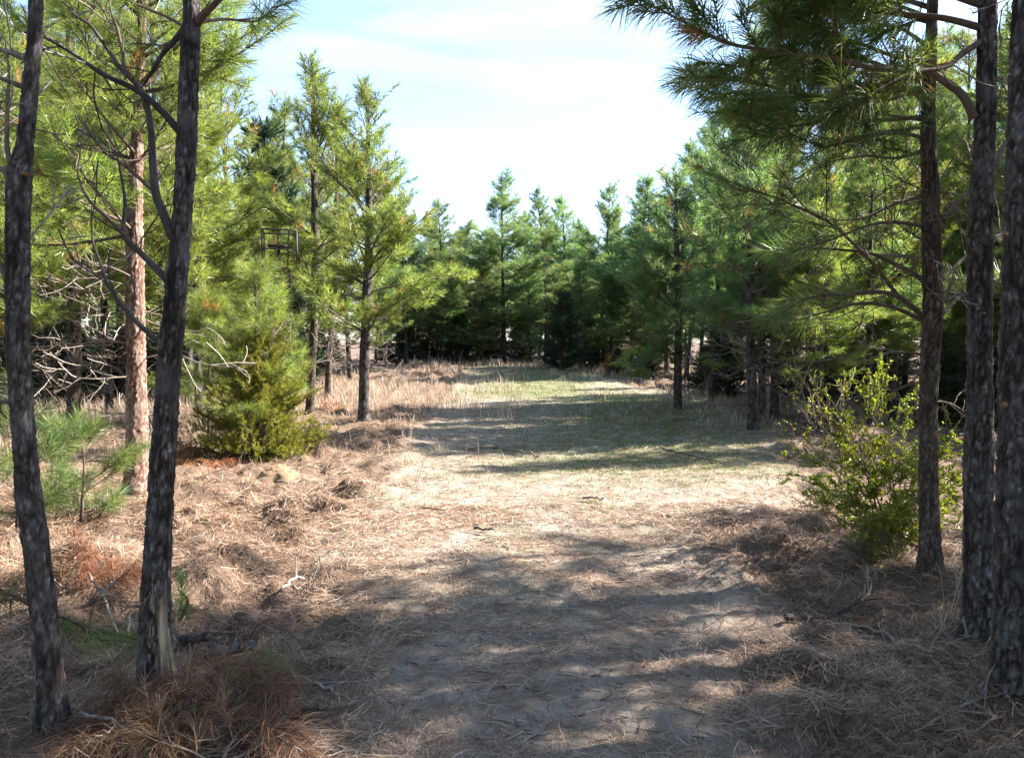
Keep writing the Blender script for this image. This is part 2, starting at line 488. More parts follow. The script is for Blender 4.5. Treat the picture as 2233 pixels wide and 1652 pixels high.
# ------------------------------------------------------------------ ground
TY = [0, 2, 3.4, 6, 10, 15, 22, 30, 36, 60]
TC = [.1, .1, .1, .15, .9, 1.7, 1.6, .8, .3, 0]
TH = [.95, .95, 1.0, 1.2, 2.5, 3.3, 3.2, 2.6, 1.5, 0]
def offtrack(x, y):
    c = np.interp(y, TY, TC); h = np.interp(y, TY, TH)
    wob = (fbm(x * .6, y * .6, seed=5) - .5) * 1.4
    return sstep(-.35, .75, np.abs(x - c) - h + wob)
BASES = [P(a_, b_, ground_depth(b_))[:2] for a_, b_ in [(117, 1597), (343, 1502), (297, 1080), (160, 932), (2030, 1257), (2132, 1396), (2212, 1530), (793, 920), (1641, 940), (1478, 898)]]
def height(x, y):
    x = np.asarray(x, float); y = np.asarray(y, float)
    off = offtrack(x, y)
    near = 1 - sstep(40, 80, np.hypot(x, y))
    z = (fbm(x * .16, y * .16, o=2, seed=2) - .5) * .22 * sstep(3, 14, y)
    z = z + (fbm(x * .9, y * .9, o=3, seed=11) - .5) * (.05 + .26 * off) * near
    z = z + (fbm(x * 3.2, y * 3.2, o=3, seed=17) - .5) * (.035 + .27 * off) * near
    z = z + (fbm(x * 9, y * 9, o=2, seed=23) - .5) * (.026 + .11 * off) * near
    for bx_, by_ in BASES:
        q_ = (x - bx_) ** 2 + (y - by_) ** 2
        z = z * (1 - .9 * np.exp(-q_ / .55 ** 2)) + .05 * np.exp(-q_ / .24 ** 2)
    z = z + .42 * sstep(24, 34, y) * np.exp(-((x + 1.0) / 6.0) ** 2) + .25 * sstep(14, 40, y)
    return z
def greenness(x, y):
    # grass grows along the right half of the clearing and across its far end
    g = np.exp(-((x - (1.9 + .12 * (y - 10))) / 2.3) ** 2) * sstep(8.0, 11.0, y) * (1 - sstep(20, 27, y))
    g = np.maximum(g, .9 * np.exp(-((x - .8) / 2.6) ** 2) * sstep(20, 24, y) * (1 - sstep(31, 35, y)))
    g = g * (1 - offtrack(x, y) * .7)
    return np.clip(g + .25 * (1 - offtrack(x, y)) * sstep(.52, .66, fbm(x * 1.1, y * 1.1, seed=41)), 0, 1)

def axis(fine0, fine1, step, lo, hi, grow=1.16):
    a = list(np.arange(fine0, fine1 + 1e-6, step))
    s, v = step, a[-1]
    while v < hi:
        s *= grow; v += s; a.append(v)
    s, v = step, a[0]; pre = []
    while v > lo:
        s *= grow; v -= s; pre.append(v)
    return np.array(pre[::-1] + a)
gx = axis(-5.5, 5.5, .055, -900, 900)
gy = axis(2.0, 11.0, .055, -300, 1500, 1.075)
GX, GY = np.meshgrid(gx, gy)
GZ = height(GX, GY)
nxg, nyg = len(gx), len(gy)
idx = np.arange(nxg * nyg).reshape(nyg, nxg)
quads = np.stack([idx[:-1, :-1], idx[:-1, 1:], idx[1:, 1:], idx[1:, :-1]], -1).reshape(-1, 4)
off_v = offtrack(GX, GY)
cxm = (GX[:-1, :-1] + GX[1:, 1:]) / 2; cym = (GY[:-1, :-1] + GY[1:, 1:]) / 2
in_track = ((offtrack(cxm, cym) < .5) & (cym < 34) & (cym > -20)).ravel()
def ground_piece(name, mask):
    used = np.unique(quads[mask])
    remap = np.full(nxg * nyg, -1); remap[used] = np.arange(len(used))
    V = np.stack([GX.ravel(), GY.ravel(), GZ.ravel()], -1)[used]
    mb = MB().add(V, None, remap[quads[mask]], (1 - off_v.ravel())[used])
    o = mb.build(name, M_soil, smooth=True)
    g = o.data.attributes.new('g', 'FLOAT', 'POINT')
    g.data.foreach_set('value', greenness(V[:, 0], V[:, 1]).astype(np.float32))
    o['kind'] = 'structure'
    return o
tag(ground_piece('ground', ~in_track), 'forest floor covered in brown pine straw on both sides of the clearing', 'ground')
tag(ground_piece('dirt_track', in_track), 'pale sandy track with sparse grass running up the clearing', 'track')

def gpt(px, py):
    """ground point seen at px, py"""
    d = ground_depth(py)
    for _ in range(4):
        q = P(px, py, d)
        z = float(height(np.array([q[0]]), np.array([d]))[0])
        d = d * (CAM_Z - z) / max(CAM_Z - q[2], .05) if q[2] < CAM_Z else d
        d = min(max(d, 1.5), 80)
    q = P(px, py, d)
    q[2] = float(height(np.array([q[0]]), np.array([q[1]]))[0])
    return q
def hz(x, y):
    return float(height(np.array([x]), np.array([y]))[0])

# ------------------------------------------------------------------ pine builder
def rot_about(v, axis_, ang):
    axis_ = axis_ / np.linalg.norm(axis_)
    return v * math.cos(ang) + np.cross(axis_, v) * math.sin(ang) + axis_ * (axis_ @ v) * (1 - math.cos(ang))

def limb_path(o, az, elev, L_, rng, up=.35, n=7, wig=.05):
    d = np.array([math.cos(az) * math.cos(elev), math.sin(az) * math.cos(elev), math.sin(elev)])
    side = np.array([-math.sin(az), math.cos(az), 0])
    p = [np.asarray(o, float)]
    for i in range(n - 1):
        d = d + np.array([0, 0, up / (n - 1)]) + side * rng.normal(0, wig) + np.array([0, 0, rng.normal(0, wig)])
        d = d / np.linalg.norm(d)
        p.append(p[-1] + d * L_ / (n - 1))
    return np.array(p)

def dress(path, rng, s0=.35, per_m=8.5, sub=(.22, .44), up=.25, min_len=.16, flat=.75):
    """side twigs and leafy shoots of a limb; returns twigs(S,E) and shoots(S,E)"""
    seg = np.linalg.norm(np.diff(path, axis=0), axis=1)
    cum = np.concatenate([[0], np.cumsum(seg)]); L_ = cum[-1]
    nb = max(3, int(L_ * per_m * (1 - s0) + 2))
    tw, sh = [], []
    side_sign = 1 if rng.random() < .5 else -1
    for i in range(nb):
        s = s0 + (1 - s0) * (i + rng.uniform(0, .8)) / nb
        s = min(s, .985)
        at = s * L_
        j = min(np.searchsorted(cum, at) - 1, len(seg) - 1); j = max(j, 0)
        f = (at - cum[j]) / seg[j]
        o = path[j] * (1 - f) + path[j + 1] * f
        t = (path[j + 1] - path[j]) / seg[j]
        sd = np.cross(t, [0, 0, 1.0]); nn = np.linalg.norm(sd)
        sd = sd / nn if nn > .2 else np.array([1.0, 0, 0])
        upv = np.cross(sd, t)
        side_sign = -side_sign
        roll = rng.normal(0, 1 - flat) * 1.5
        lat = sd * side_sign * math.cos(roll) + upv * math.sin(roll)
        a = math.radians(rng.uniform(32, 62))
        d = t * math.cos(a) + lat * math.sin(a) + np.array([0, 0, up * rng.uniform(.2, 1.3)])
        d /= np.linalg.norm(d)
        l = max(min_len, L_ * rng.uniform(*sub) * (1.2 - s))
        e = o + d * l
        tw.append((o, e)); 
        l_sh = min(l * .85, rng.uniform(.26, .42))
        sh.append((e - d * l_sh, e + d * .03))
        k = int(l / .15) if l > .24 else 0
        for q in range(min(k, 4)):
            u = rng.uniform(.3, .9)
            o2 = o + d * l * u
            lat2 = np.cross(d, [0, 0, 1.0]) * (1 if q % 2 else -1)
            lat2 = lat2 + rng.normal(0, .35, 3)
            d2 = d * rng.uniform(.7, 1.2) + lat2 * rng.uniform(.5, .9) + np.array([0, 0, up * rng.uniform(.2, 1.2)])
            d2 /= np.linalg.norm(d2)
            l2 = min(max(.12, l * rng.uniform(.35, .6)), .4)
            e2 = o2 + d2 * l2
            tw.append((o2, e2)); sh.append((e2 - d2 * min(l2 * .85, .28), e2 + d2 * .02))
    d = path[-1] - path[-2]; d = d / np.linalg.norm(d)
    sh.append((path[-1] - d * min(.3, L_ * .4), path[-1] + d * .06))
    S = np.array([a for a, b in tw]); E = np.array([b for a, b in tw])
    return (S, E), (np.array([a for a, b in sh]), np.array([b for a, b in sh]))

def bare_twigs(path, rng, n, lo=.12, hi=.5, depth=2, s0=.25, droop=.0):
    """dead forking twigs along a path; list of polylines with radii"""
    res = []
    k = len(path)
    for i in range(n):
        s = s0 + (1 - s0) * rng.random()
        j = min(int(s * (k - 1)), k - 2); f = s * (k - 1) - j
        o = path[j] * (1 - f) + path[j + 1] * f
        t = path[j + 1] - path[j]; t = t / np.linalg.norm(t)
        lat = rng.normal(0, 1, 3); lat -= t * (lat @ t); lat /= np.linalg.norm(lat)
        d = t * rng.uniform(.35, .9) + lat * rng.uniform(.5, 1)
        d /= np.linalg.norm(d)
        l = rng.uniform(lo, hi)
        pts = [o]
        for q in range(4):
            d = d + rng.normal(0, .16, 3) + np.array([0, 0, .10 - droop]); d /= np.linalg.norm(d)
            pts.append(pts[-1] + d * l / 4)
        pts = np.array(pts)
        res.append((pts, .0045 * (l / .4) ** .5 + .0012))
        if depth > 1:
            res += bare_twigs(pts, rng, rng.integers(1, 4), lo * .4, l * .55, depth - 1, .3, droop)
    return res

def trunk_mesh(mb, pts, radii, seed, ds=.02, n=40, amp=.012, cell=(.034, .07), flare=.6, fine_to=99, scar=None, scar_mb=None):
    """bark-plated trunk along pts; rings are finer up to fine_to metres"""
    pts = np.asarray(pts, float); radii = np.asarray(radii, float)
    D = resample(pts, 300)
    sD = np.concatenate([[0], np.cumsum(np.linalg.norm(np.diff(D, axis=0), axis=1))])
    rD = np.interp(np.linspace(0, len(pts) - 1, 300), np.arange(len(pts)), radii)
    Ltot = sD[-1]
    f1 = min(fine_to, Ltot)
    s = np.arange(0, f1, ds)
    if f1 < Ltot:
        s = np.concatenate([s, np.arange(f1, Ltot, ds * 4)])
    s = np.append(s, Ltot)
    k = len(s)
    C = np.stack([np.interp(s, sD, D[:, c]) for c in range(3)], -1)
    R = np.interp(s, sD, rD)
    R = R * (1 + flare * np.exp(-np.maximum(s - .10, 0) / .16))
    t, n1, n2 = frames(C)
    th = np.arange(n) * 2 * math.pi / n
    TH_, S_ = np.meshgrid(th, s)
    RR = np.broadcast_to(R[:, None], TH_.shape)
    cx, cy_, cz = np.cos(TH_) * RR, np.sin(TH_) * RR, S_
    wx, wy, wz = cx / cell[0], cy_ / cell[0], cz / cell[1]
    jit = (fbm(wx * .9, wy * .9, wz * .9, o=3, seed=seed) - .5) * 1.5
    jit2 = (fbm(wx * 1.1, wy * 1.1, wz * 1.1, o=3, seed=seed + 20) - .5) * 1.5
    d1, d2, cid = worley((wx + jit).ravel(), (wy + jit2).ravel(), (wz + jit * .8).ravel(), seed)
    cid = cid.reshape(TH_.shape)
    e1 = np.clip((d2 - d1 - .02) / .20, 0, 1).reshape(TH_.shape)
    b1, b2, cid2 = worley((wx * 2.1 + jit2 * 1.6).ravel(), (wy * 2.1 + jit * 1.6).ravel(), (wz * 1.5 + jit2).ravel(), seed + 50)
    e2 = np.clip((b2 - b1) / .30, 0, 1).reshape(TH_.shape)
    cid2 = cid2.reshape(TH_.shape)
    fis = np.clip((np.abs(fbm(wx * .75 + jit * .5, wy * .75, wz * .16, o=3, seed=seed + 60) - .5) - .012) / .05, 0, 1)   # long vertical fissures
    plate = (.25 + .75 * e1 ** .6) * (.45 + .55 * e2 ** .7) * (.25 + .75 * fis)
    cid = .45 * cid + .55 * cid2
    flake = fbm(wx * 2.6 + jit, wy * 2.6, wz * 2.2, o=4, seed=seed + 9)
    step = np.floor(flake * 7 + cid * 2) / 7.0 - np.floor(cid * 2) / 7.0
    amp_r = amp * np.clip(RR / .06, .25, 1.3)
    lump = (fbm(np.cos(TH_) * 1.2, np.sin(TH_) * 1.2, S_ * 2.2, o=3, seed=seed + 3) - .5) * .20 * RR
    root = 1 + .16 * np.cos(TH_ * 5 + seed) * np.exp(-np.maximum(S_ - .03, 0) / .09)
    rad = RR * root + lump + amp_r * (plate * (.5 + .7 * cid) - .6) + amp_r * 1.1 * (step - .5)
    col = np.clip(plate * (.30 + .75 * cid) * (1 + (flake - .5) * 2.2) + .05, 0, 1)
    if scar is not None:
        m_ = scar(TH_, S_)
        grain = (fbm(TH_ * 26, TH_ * 0, S_ * 4, o=2, seed=seed + 30) - .5)
        rad = np.where(m_, RR * root + lump - amp_r * .5 + grain * .006, rad)
        col = np.where(m_, np.clip(.55 + grain * 1.5, 0, 1), col)
    V = C[:, None] + rad[..., None] * (np.cos(TH_)[..., None] * n1[:, None] + np.sin(TH_)[..., None] * n2[:, None])
    i = np.arange(k - 1)[:, None] * n; j = np.arange(n)[None]
    Q = np.stack([i + j, i + (j + 1) % n, i + n + (j + 1) % n, i + n + j], -1).reshape(-1, 4)
    Vf = np.concatenate([V.reshape(-1, 3), C[-1:]])
    jj = np.arange(n)
    T = np.stack([np.full(n, k * n), (k - 1) * n + jj, (k - 1) * n + (jj + 1) % n], -1)
    colf = np.concatenate([col.ravel(), [.4]])
    if scar is not None:
        fm = m_.ravel()[Q].sum(1) >= 3
        used = np.unique(Q[fm]); rm = np.zeros(len(Vf), int); rm[used] = np.arange(len(used))
        scar_mb.add(Vf[used], None, rm[Q[fm]], colf[used])
        Q = Q[~fm]
    mb.add(Vf, T, Q, colf)
    return V, TH_, S_, rad

def crown_limbs(rng, tr, H, z_live, z_dead, Lmax, whorl=.42, per=(3, 5), dead_len=.8, top_elev=62, low_elev=6, skip=None):
    """list of (path, r0, live) for a trunk position function tr(z)->(pos, radius)"""
    out_ = []
    z = z_dead
    while z < H - .25:
        live = z > z_live
        for q in range(rng.integers(per[0], per[1] + 1)):
            zz = z + rng.uniform(-.08, .08)
            if zz > H - .1:
                continue
            pos, r = tr(zz)
            az = rng.uniform(0, 2 * math.pi)
            if skip is not None and skip(pos, az):
                continue
            if live:
                t = min(max((zz - z_live) / (H - z_live), 0.0), 1.0)
                Ln = Lmax * (.12 + .88 * (1 - t) ** .65) * (.62 + .38 * min(1, t / .18)) * (rng.uniform(.5, 1.15) if rng.random() < .88 else rng.uniform(1.15, 1.4))
                el = math.radians(low_elev + (top_elev - low_elev) * t ** .8 + rng.normal(0, 10))
                path = limb_path(pos, az, el, Ln, rng, up=.38 - .2 * t)
                out_.append((path, min(r * .45, .006 + .009 * Ln), True))
            elif rng.random() < .75:
                Ln = Lmax * dead_len * rng.uniform(.35, .9)
                path = limb_path(pos, az, math.radians(rng.uniform(-8, 22)), Ln, rng, up=rng.uniform(-.3, .35), wig=.13)
                out_.append((path, min(r * .3, .004 + .005 * Ln), False))
        z += whorl * rng.uniform(.75, 1.2)
    return out_

def trunk_fn(pts, radii, base_z):
    pts = np.asarray(pts); radii = np.asarray(radii)
    z = pts[:, 2]
    def f(zz):
        return np.array([np.interp(zz, z, pts[:, 0]), np.interp(zz, z, pts[:, 1]), zz]), float(np.interp(zz, z, radii))
    return f

# ---- variants used for the trees further off: trunk, crown of needles (with its branchwork)
def make_variant(seed, H, z_live, z_dead, Lmax, dens, wd, ln=.185, mat=None, r_base=.072, bark=None, brown=.02, per=(3, 5), whorl=.42, low=4):
    rng = np.random.default_rng(seed)
    zs = np.linspace(-.15, H, 9)
    lean = rng.normal(0, .018, 2); bow = rng.normal(0, .10, 2)
    u = np.clip(zs / H, 0, 1)
    pts = np.stack([lean[0] * zs + bow[0] * np.sin(u * 3.1), lean[1] * zs + bow[1] * np.sin(u * 3.1), zs], -1)
    rad = r_base * (1 - u) ** .8 + .008
    root = empty('pine_tree', (0, 0, 0))
    mb = MB(); trunk_mesh(mb, pts, rad, seed, ds=.06, n=14, amp=.010, cell=(.04, .10))
    mb.build('trunk', bark or M_bark, root, smooth=False)
    tr = trunk_fn(pts, rad, 0)
    wood, leaf = MB(), MB()
    TS, TE, SS, SE = [], [], [], []
    for path, r0, live in crown_limbs(rng, tr, H, z_live, z_dead, Lmax, whorl, per, low_elev=low):
        tube(wood, path, np.linspace(r0, .004, len(path)), 4, rng.uniform(.1, .7))
        if live:
            (a, b), (c, d) = dress(path, rng, s0=.12)
            TS.append(a); TE.append(b); SS.append(c); SE.append(d)
        else:
            for tp, r in bare_twigs(path, rng, 4, .12, .45, 1):
                prisms(wood, tp[:-1], tp[1:], r, r * .7, 3, .8)
    # leader candles
    top, _ = tr(H - .05)
    for q in range(7):
        zz = H - rng.uniform(.1, .9); p0, _ = tr(zz)
        d = np.array([rng.normal(0, .28), rng.normal(0, .28), 1.0]); d /= np.linalg.norm(d)
        SS.append(p0[None]); SE.append((p0 + d * rng.uniform(.22, .5))[None])
    SS.append((top - [0, 0, .5])[None]); SE.append((top + [0, 0, .22])[None])
    TS = np.concatenate(TS); TE = np.concatenate(TE); SS = np.concatenate(SS); SE = np.concatenate(SE)
    prisms(wood, TS, TE, .0055, .003, 3, .4)
    needles(leaf, SS, SE, dens, ln, wd, rng, brown=brown)
    crown = leaf.build('crown', mat or M_needle, root)
    wood.build('branchwork', M_twig, crown)
    return root, H

VARS = {}
VARS['a'] = make_variant(1, 9.0, 2.0, .8, 1.85, 125, .013, brown=.02, per=(4, 5), whorl=.38)
VARS['b'] = make_variant(2, 8.4, 1.5, .6, 1.8, 125, .013, mat=M_needle_skylit, per=(4, 5), whorl=.38)
VARS['c'] = make_variant(3, 9.6, 2.2, .7, 2.0, 125, .013, mat=M_needle_skylit, per=(4, 5), whorl=.38)
VARS['d'] = make_variant(4, 7.5, 1.1, .5, 1.75, 125, .013, mat=M_needle, per=(4, 5), whorl=.38)
VARS['e'] = make_variant(5, 9.2, 1.7, .6, 2.0, 115, .0115, mat=M_needle_sunlit, per=(3, 5), whorl=.42)
VARS['f'] = make_variant(6, 10.0, 2.2, .9, 1.95, 120, .012, mat=M_needle_skylit, whorl=.38)
VARS['s'] = make_variant(7, 9.4, 2.6, 1.2, 1.9, 80, .011, mat=M_needle, per=(2, 4), whorl=.58)
used_var = set()
def place_pine(var, x, y, H, rz, label, group, wide=1.0, cat='pine tree'):
    root, h0 = VARS[var]
    o = root if var not in used_var else copy_tree(root)
    used_var.add(var)
    s = H / h0
    o.location = (x, y, hz(x, y) - .03)
    o.scale = (s * wide, s * wide, s)
    o.rotation_euler = (0, 0, rz)
    tag(o, label, cat, group)
    return o
def pine_px(var, px, py_top, d, rz, label, group=None, wide=1.0):
    t = P(px, py_top, d)
    H = t[2] - hz(t[0], d)
    return place_pine(var, t[0], d, H, rz, label, group, wide)

# ------------------------------------------------------------------ foreground and middle pines, traced one by one
def hero(name, label, trace, d, H, z_live, z_dead, Lmax, seed, bark=M_bark, mat=M_needle, dens=230, wd=.0042, ln=.18, n=44, ds=.02,
         explicit=(), skip=None, whorl=.42, per=(3, 5), scar=None, fine_to=99, dead_len=.8, brown=.03, bend=False, low=6, lean_top=(0, 0), dead_mat=M_dead_twig, cell=(.034, .068), amp=.012, twigs=5, s0=.3):
    """trace: list of (px, py, width px) up the trunk at depth d; explicit: hand-placed limbs"""
    rng = np.random.default_rng(seed)
    pts = [P(a, b, d) for a, b, w in trace]
    rad = [w / F_ * d / 2 for a, b, w in trace]
    x0, y0 = pts[0][0], pts[0][1]
    zb = hz(x0, y0)
    pts.insert(0, np.array([x0 + (x0 - pts[1][0]) * .15, y0, min(zb, pts[0][2]) - .18])); rad.insert(0, rad[0])
    top = pts[-1]; rt = rad[-1]
    slope = (pts[-1] - pts[-3]) / max(pts[-1][2] - pts[-3][2], .2)
    zt = top[2]
    k = 5
    for i in range(1, k + 1):
        f = i / k
        z = zt + (zb + H - zt) * f
        pts.append(np.array([top[0] + slope[0] * (z - zt) * .5 + lean_top[0] * f, top[1] + lean_top[1] * f, z]))
        rad.append(rt * (1 - f) ** .85 + .008)
    base = np.array([x0, y0, zb])
    root = empty(name, base, label, 'pine tree')
    mb = MB()
    scar_mb = MB()
    trunk_mesh(mb, pts, rad, seed, ds, n, amp, cell, fine_to=fine_to, scar=scar, scar_mb=scar_mb)
    mb.build('trunk', bark, root, base, smooth=False)
    if scar is not None:
        so = scar_mb.build('stripped_wood', M_wood, root, base)
        so['label'] = 'pale stripped wood where the bark is gone'
    tr = trunk_fn(pts, rad, zb)
    limbs = crown_limbs(rng, tr, zb + H, zb + z_live, zb + z_dead, Lmax, whorl, per, dead_len, skip=skip, low_elev=low)
    for ex in explicit:
        pp, r0, live = ex[:3]
        limbs.append((resample(np.array(pp), max(8, 4 * len(pp))), r0, live) + tuple(ex[3:]))
    for lb in limbs:
        path, r0, live = lb[:3]
        opt = lb[3] if len(lb) > 3 else {}
        wood = MB(); leaf = MB()
        k = len(path)
        tube(wood, path, r0 * (1 - np.linspace(0, 1, k)) ** .9 + .0028, 7 if r0 > .012 else 4, rng.uniform(.2, .6))
        if live:
            (a, b), (c, e) = dress(path, rng, s0=opt.get('s0', s0), per_m=opt.get('per_m', 8.5), sub=opt.get('sub', (.22, .44)))
            prisms(wood, a, b, .005, .0028, 4, .4)
            for tp, r in bare_twigs(path, rng, opt.get('bare', 3), .1, .4, 1, .05):
                prisms(wood, tp[:-1], tp[1:], r, r * .7, 3, .7)
            needles(leaf, c, e, opt.get('dens', dens), ln, wd, rng, brown=brown, bend=bend or opt.get('bend', False))
        else:
            for tp, r in bare_twigs(path, rng, opt.get('bare', twigs), opt.get('lo', .12), opt.get('hi', .55), 2):
                prisms(wood, tp[:-1], tp[1:], r, r * .75, 3, rng.uniform(.4, 1))
        lo = wood.build('limb', M_twig if live else opt.get('mat', dead_mat), root, path[0], at=path[0] - base)
        if live:
            leaf.build('needles', opt.get('leafmat', mat), lo, path[0])
    if H > zt - zb:
        lf = MB()
        p0 = np.array(pts[-1])
        S = np.array([p0 - [0, 0, .4]] + [p0 - [0, 0, .5]] * 5); E = np.array([p0 + [0, 0, .2]] + [p0 + [rng.normal(0, .2), rng.normal(0, .2), .05] for _ in range(5)])
        needles(lf, S, E, dens, ln, wd, rng)
        lf.build('leader', mat, root, base)
    return root, tr, base, pts

def IM(d, *pp, dd=None):
    """polyline from image points at depth d, drifting in depth by dd"""
    n = len(pp)
    return [P(a, b, d + (0 if dd is None else dd * i / (n - 1))) for i, (a, b) in enumerate(pp)]

EXTRA = {}
# leftmost near trunk
d1 = ground_depth(1597)
tr1 = [(117, 1597, 62), (110, 1523, 60), (99, 1377, 55), (84, 1230, 51), (62, 1075, 50), (57, 1003, 47), (48, 883, 46), (41, 763, 48), (39, 660, 48), (38, 560, 47), (39, 480, 46), (42, 400, 49), (46, 362, 46), (55, 314, 35), (66, 192, 31), (74, 111, 29), (78, 0, 28)]
lim1 = [
    (IM(d1, (57, 126), (30, 118), (-20, 100), (-80, 60)), .014, False),
    (IM(d1, (55, 192), (20, 178), (-30, 160), (-70, 170)), .010, False),
    (IM(d1, (28, 362), (15, 320), (17, 230), (19, 155), (10, 80)), .011, False, dict(bare=4, hi=.3)),
    (IM(d1, (24, 395), (8, 372), (-30, 350), (-70, 300)), .014, False),
    (IM(d1, (22, 620), (0, 575), (-40, 560)), .018, False),
    (IM(d1, (30, 880), (5, 875), (-40, 880)), .010, False),
    (IM(d1, (84, 1340), (40, 1300), (-20, 1290), (-80, 1300), dd=-.2), .006, True, dict(s0=.1, per_m=7, dens=260)),
    (IM(d1 + .1, (112, 1340), (150, 1350), (190, 1375), (225, 1400), dd=.3), .005, True, dict(s0=.15, per_m=14, sub=(.3, .5), dens=260, bare=0)),
]
T1 = hero('pine_tree', 'dark leaning pine trunk at the left edge with broken branch stubs', tr1, d1, 8.2, 3.9, 3.9, 1.5, 101, explicit=lim1, twigs=6, n=64, ds=.012, fine_to=3.5, amp=.010, brown=.01)
# forked dark trunk beside it
d2 = ground_depth(1502)
tr2 = [(343, 1502, 72), (339, 1413, 68), (339, 1304, 62), (343, 1194, 59), (350, 1084, 54), (355, 1000, 53), (360, 935, 51), (367, 832, 50), (376, 729, 49), (386, 610, 45), (392, 545, 44), (397, 480, 41), (405, 351, 43), (408, 296, 43), (412, 166, 39), (416, 74, 40), (418, 0, 33)]
dk = dict(mat=M_twig, bare=5, hi=.35)
lim2 = [
    (IM(d2, (396, 292), (360, 250), (303, 200), (225, 163), (177, 129), (89, 78), (40, 70), dd=.25), .017, False, dict(mat=M_bark, bare=7, hi=.5)),
    (IM(d2, (378, 520), (358, 470), (340, 421), (333, 351), (329, 281), (314, 207), (285, 172), (262, 148), (200, 59), (163, 33), (120, -20), dd=.2), .021, False, dict(mat=M_bark, bare=8, hi=.45)),
    (IM(d2, (404, 62), (380, 90), (355, 118), (330, 160), (308, 195), dd=.1), .015, False, dict(mat=M_bark, bare=3, hi=.25)),
    (IM(d2 + .04, (290, 172), (273, 148), (266, 107), (255, 60), (244, 33), (236, -20)), .009, False, dk),
    (IM(d2 + .08, (340, 421), (300, 385), (259, 351), (220, 330), (185, 314), dd=.3), .010, False, dk),
    (IM(d2, (372, 620), (340, 585), (300, 545), (270, 514), (273, 443), (262, 370), (250, 320), dd=.15), .017, False, dict(mat=M_bark, bare=9, hi=.4)),
    (IM(d2 + .06, (272, 514), (235, 475), (199, 443), (175, 400), (160, 330), dd=.2), .008, False, dk),
    (IM(d2, (352, 750), (320, 722), (292, 695), (240, 629), (220, 575), (202, 523), (199, 450), dd=.2), .012, False, dict(mat=M_bark, bare=7, hi=.35)),
    (IM(d2, (430, 50), (452, 24), (477, 0), (520, -60), (560, -160), dd=-.3), .019, True, dict(bare=0, s0=.5)),
    (IM(d2, (430, 50), (490, 42), (560, 46), (600, 10), dd=.5), .006, True, dict(bare=0, s0=.35, sub=(.3, .5))),
    (IM(d2, (405, 62), (370, 40), (300, 10), (240, -30), dd=.4), .010, True, dict(s0=.4)),
    (IM(d2, (330, 1340), (295, 1320), (262, 1335), dd=-.15), .005, False, dict(bare=4, hi=.2)),
]
def scar2(th, s_):
    t_ = (th + math.pi) % (2 * math.pi) - math.pi            # 0 points right, -90 degrees at the viewer
    e = fbm(t_ * 2.6 + 9, s_ * 6.5, seed=71, o=4)
    z_ = s_ - .18
    core = e + .30 * (1 - np.clip(z_ / .62, 0, 2)) - .42 * np.abs(t_ + .42)
    low = fbm(t_ * 4.0, s_ * 11, seed=72, o=4) + .2 * (1 - np.clip(z_ / .3, 0, 2)) - .3 * np.abs(t_ + 1.0)
    return ((core > .37) | (low > .55)) & (z_ > -.1) & (z_ < .62)
T2 = hero('pine_tree', 'dark forked pine trunk at left with pale stripped wood near its foot', tr2, d2, 8.6, 3.9, 3.9, 1.6, 102, explicit=lim2, twigs=6, n=72, ds=.011, fine_to=3.8, scar=scar2, amp=.010)
# sunlit reddish pine
d3 = ground_depth(1080)
tr3 = [(297, 1080, 51), (299, 1000, 47), (299, 935, 45), (298, 850, 42), (297, 763, 39), (295, 680, 38), (294, 592, 37), (294, 443, 31), (298, 333, 26), (301, 259, 22), (306, 150, 18), (310, 40, 15)]
lim3 = [
    (IM(d3, (280, 720), (240, 695), (200, 670), (130, 640), (100, 620), dd=-.4), .011, False, dict(bare=7, hi=.6)),
    (IM(d3, (280, 830), (250, 800), (200, 795), (140, 810), (70, 820), dd=-.3), .008, False, dict(bare=7, hi=.6)),
    (IM(d3, (318, 780), (380, 770), (430, 790), (500, 800), (580, 790), dd=-.5), .008, False, dict(bare=6, hi=.5)),
    (IM(d3, (318, 700), (370, 715), (430, 722), (470, 700), dd=-.3), .008, False, dict(bare=6, hi=.4)),
]
T3 = hero('pine_tree', 'sunlit reddish pine trunk with bright yellow-green crown behind the dark left trunks', tr3, d3, 8.6, 2.6, .9, 2.0, 103,
          bark=M_bark_red, mat=M_needle_sunlit, dens=190, wd=.0068, ln=.20, explicit=lim3, dead_len=.6, per=(4, 6), twigs=6, cell=(.036, .075), low=10, n=52, ds=.016, fine_to=4.5, s0=.2, whorl=.36, skip=lambda p, a: p[2] < 3.5 and math.cos(a) > .15)
# slim pine further left, half lit
d4 = ground_depth(932)
T4 = hero('pine_tree', 'slim half-lit pine trunk between the two dark left trunks', [(160, 932, 28), (161, 860, 27), (163, 760, 26), (162, 640, 25), (157, 520, 22), (156, 380, 19)], d4, 8.8, 3.0, .8, 1.7, 104,
          bark=M_bark_brown, mat=M_needle_sunlit, dens=130, wd=.010, n=24, ds=.035, dead_len=.9, twigs=7, per=(4, 5))
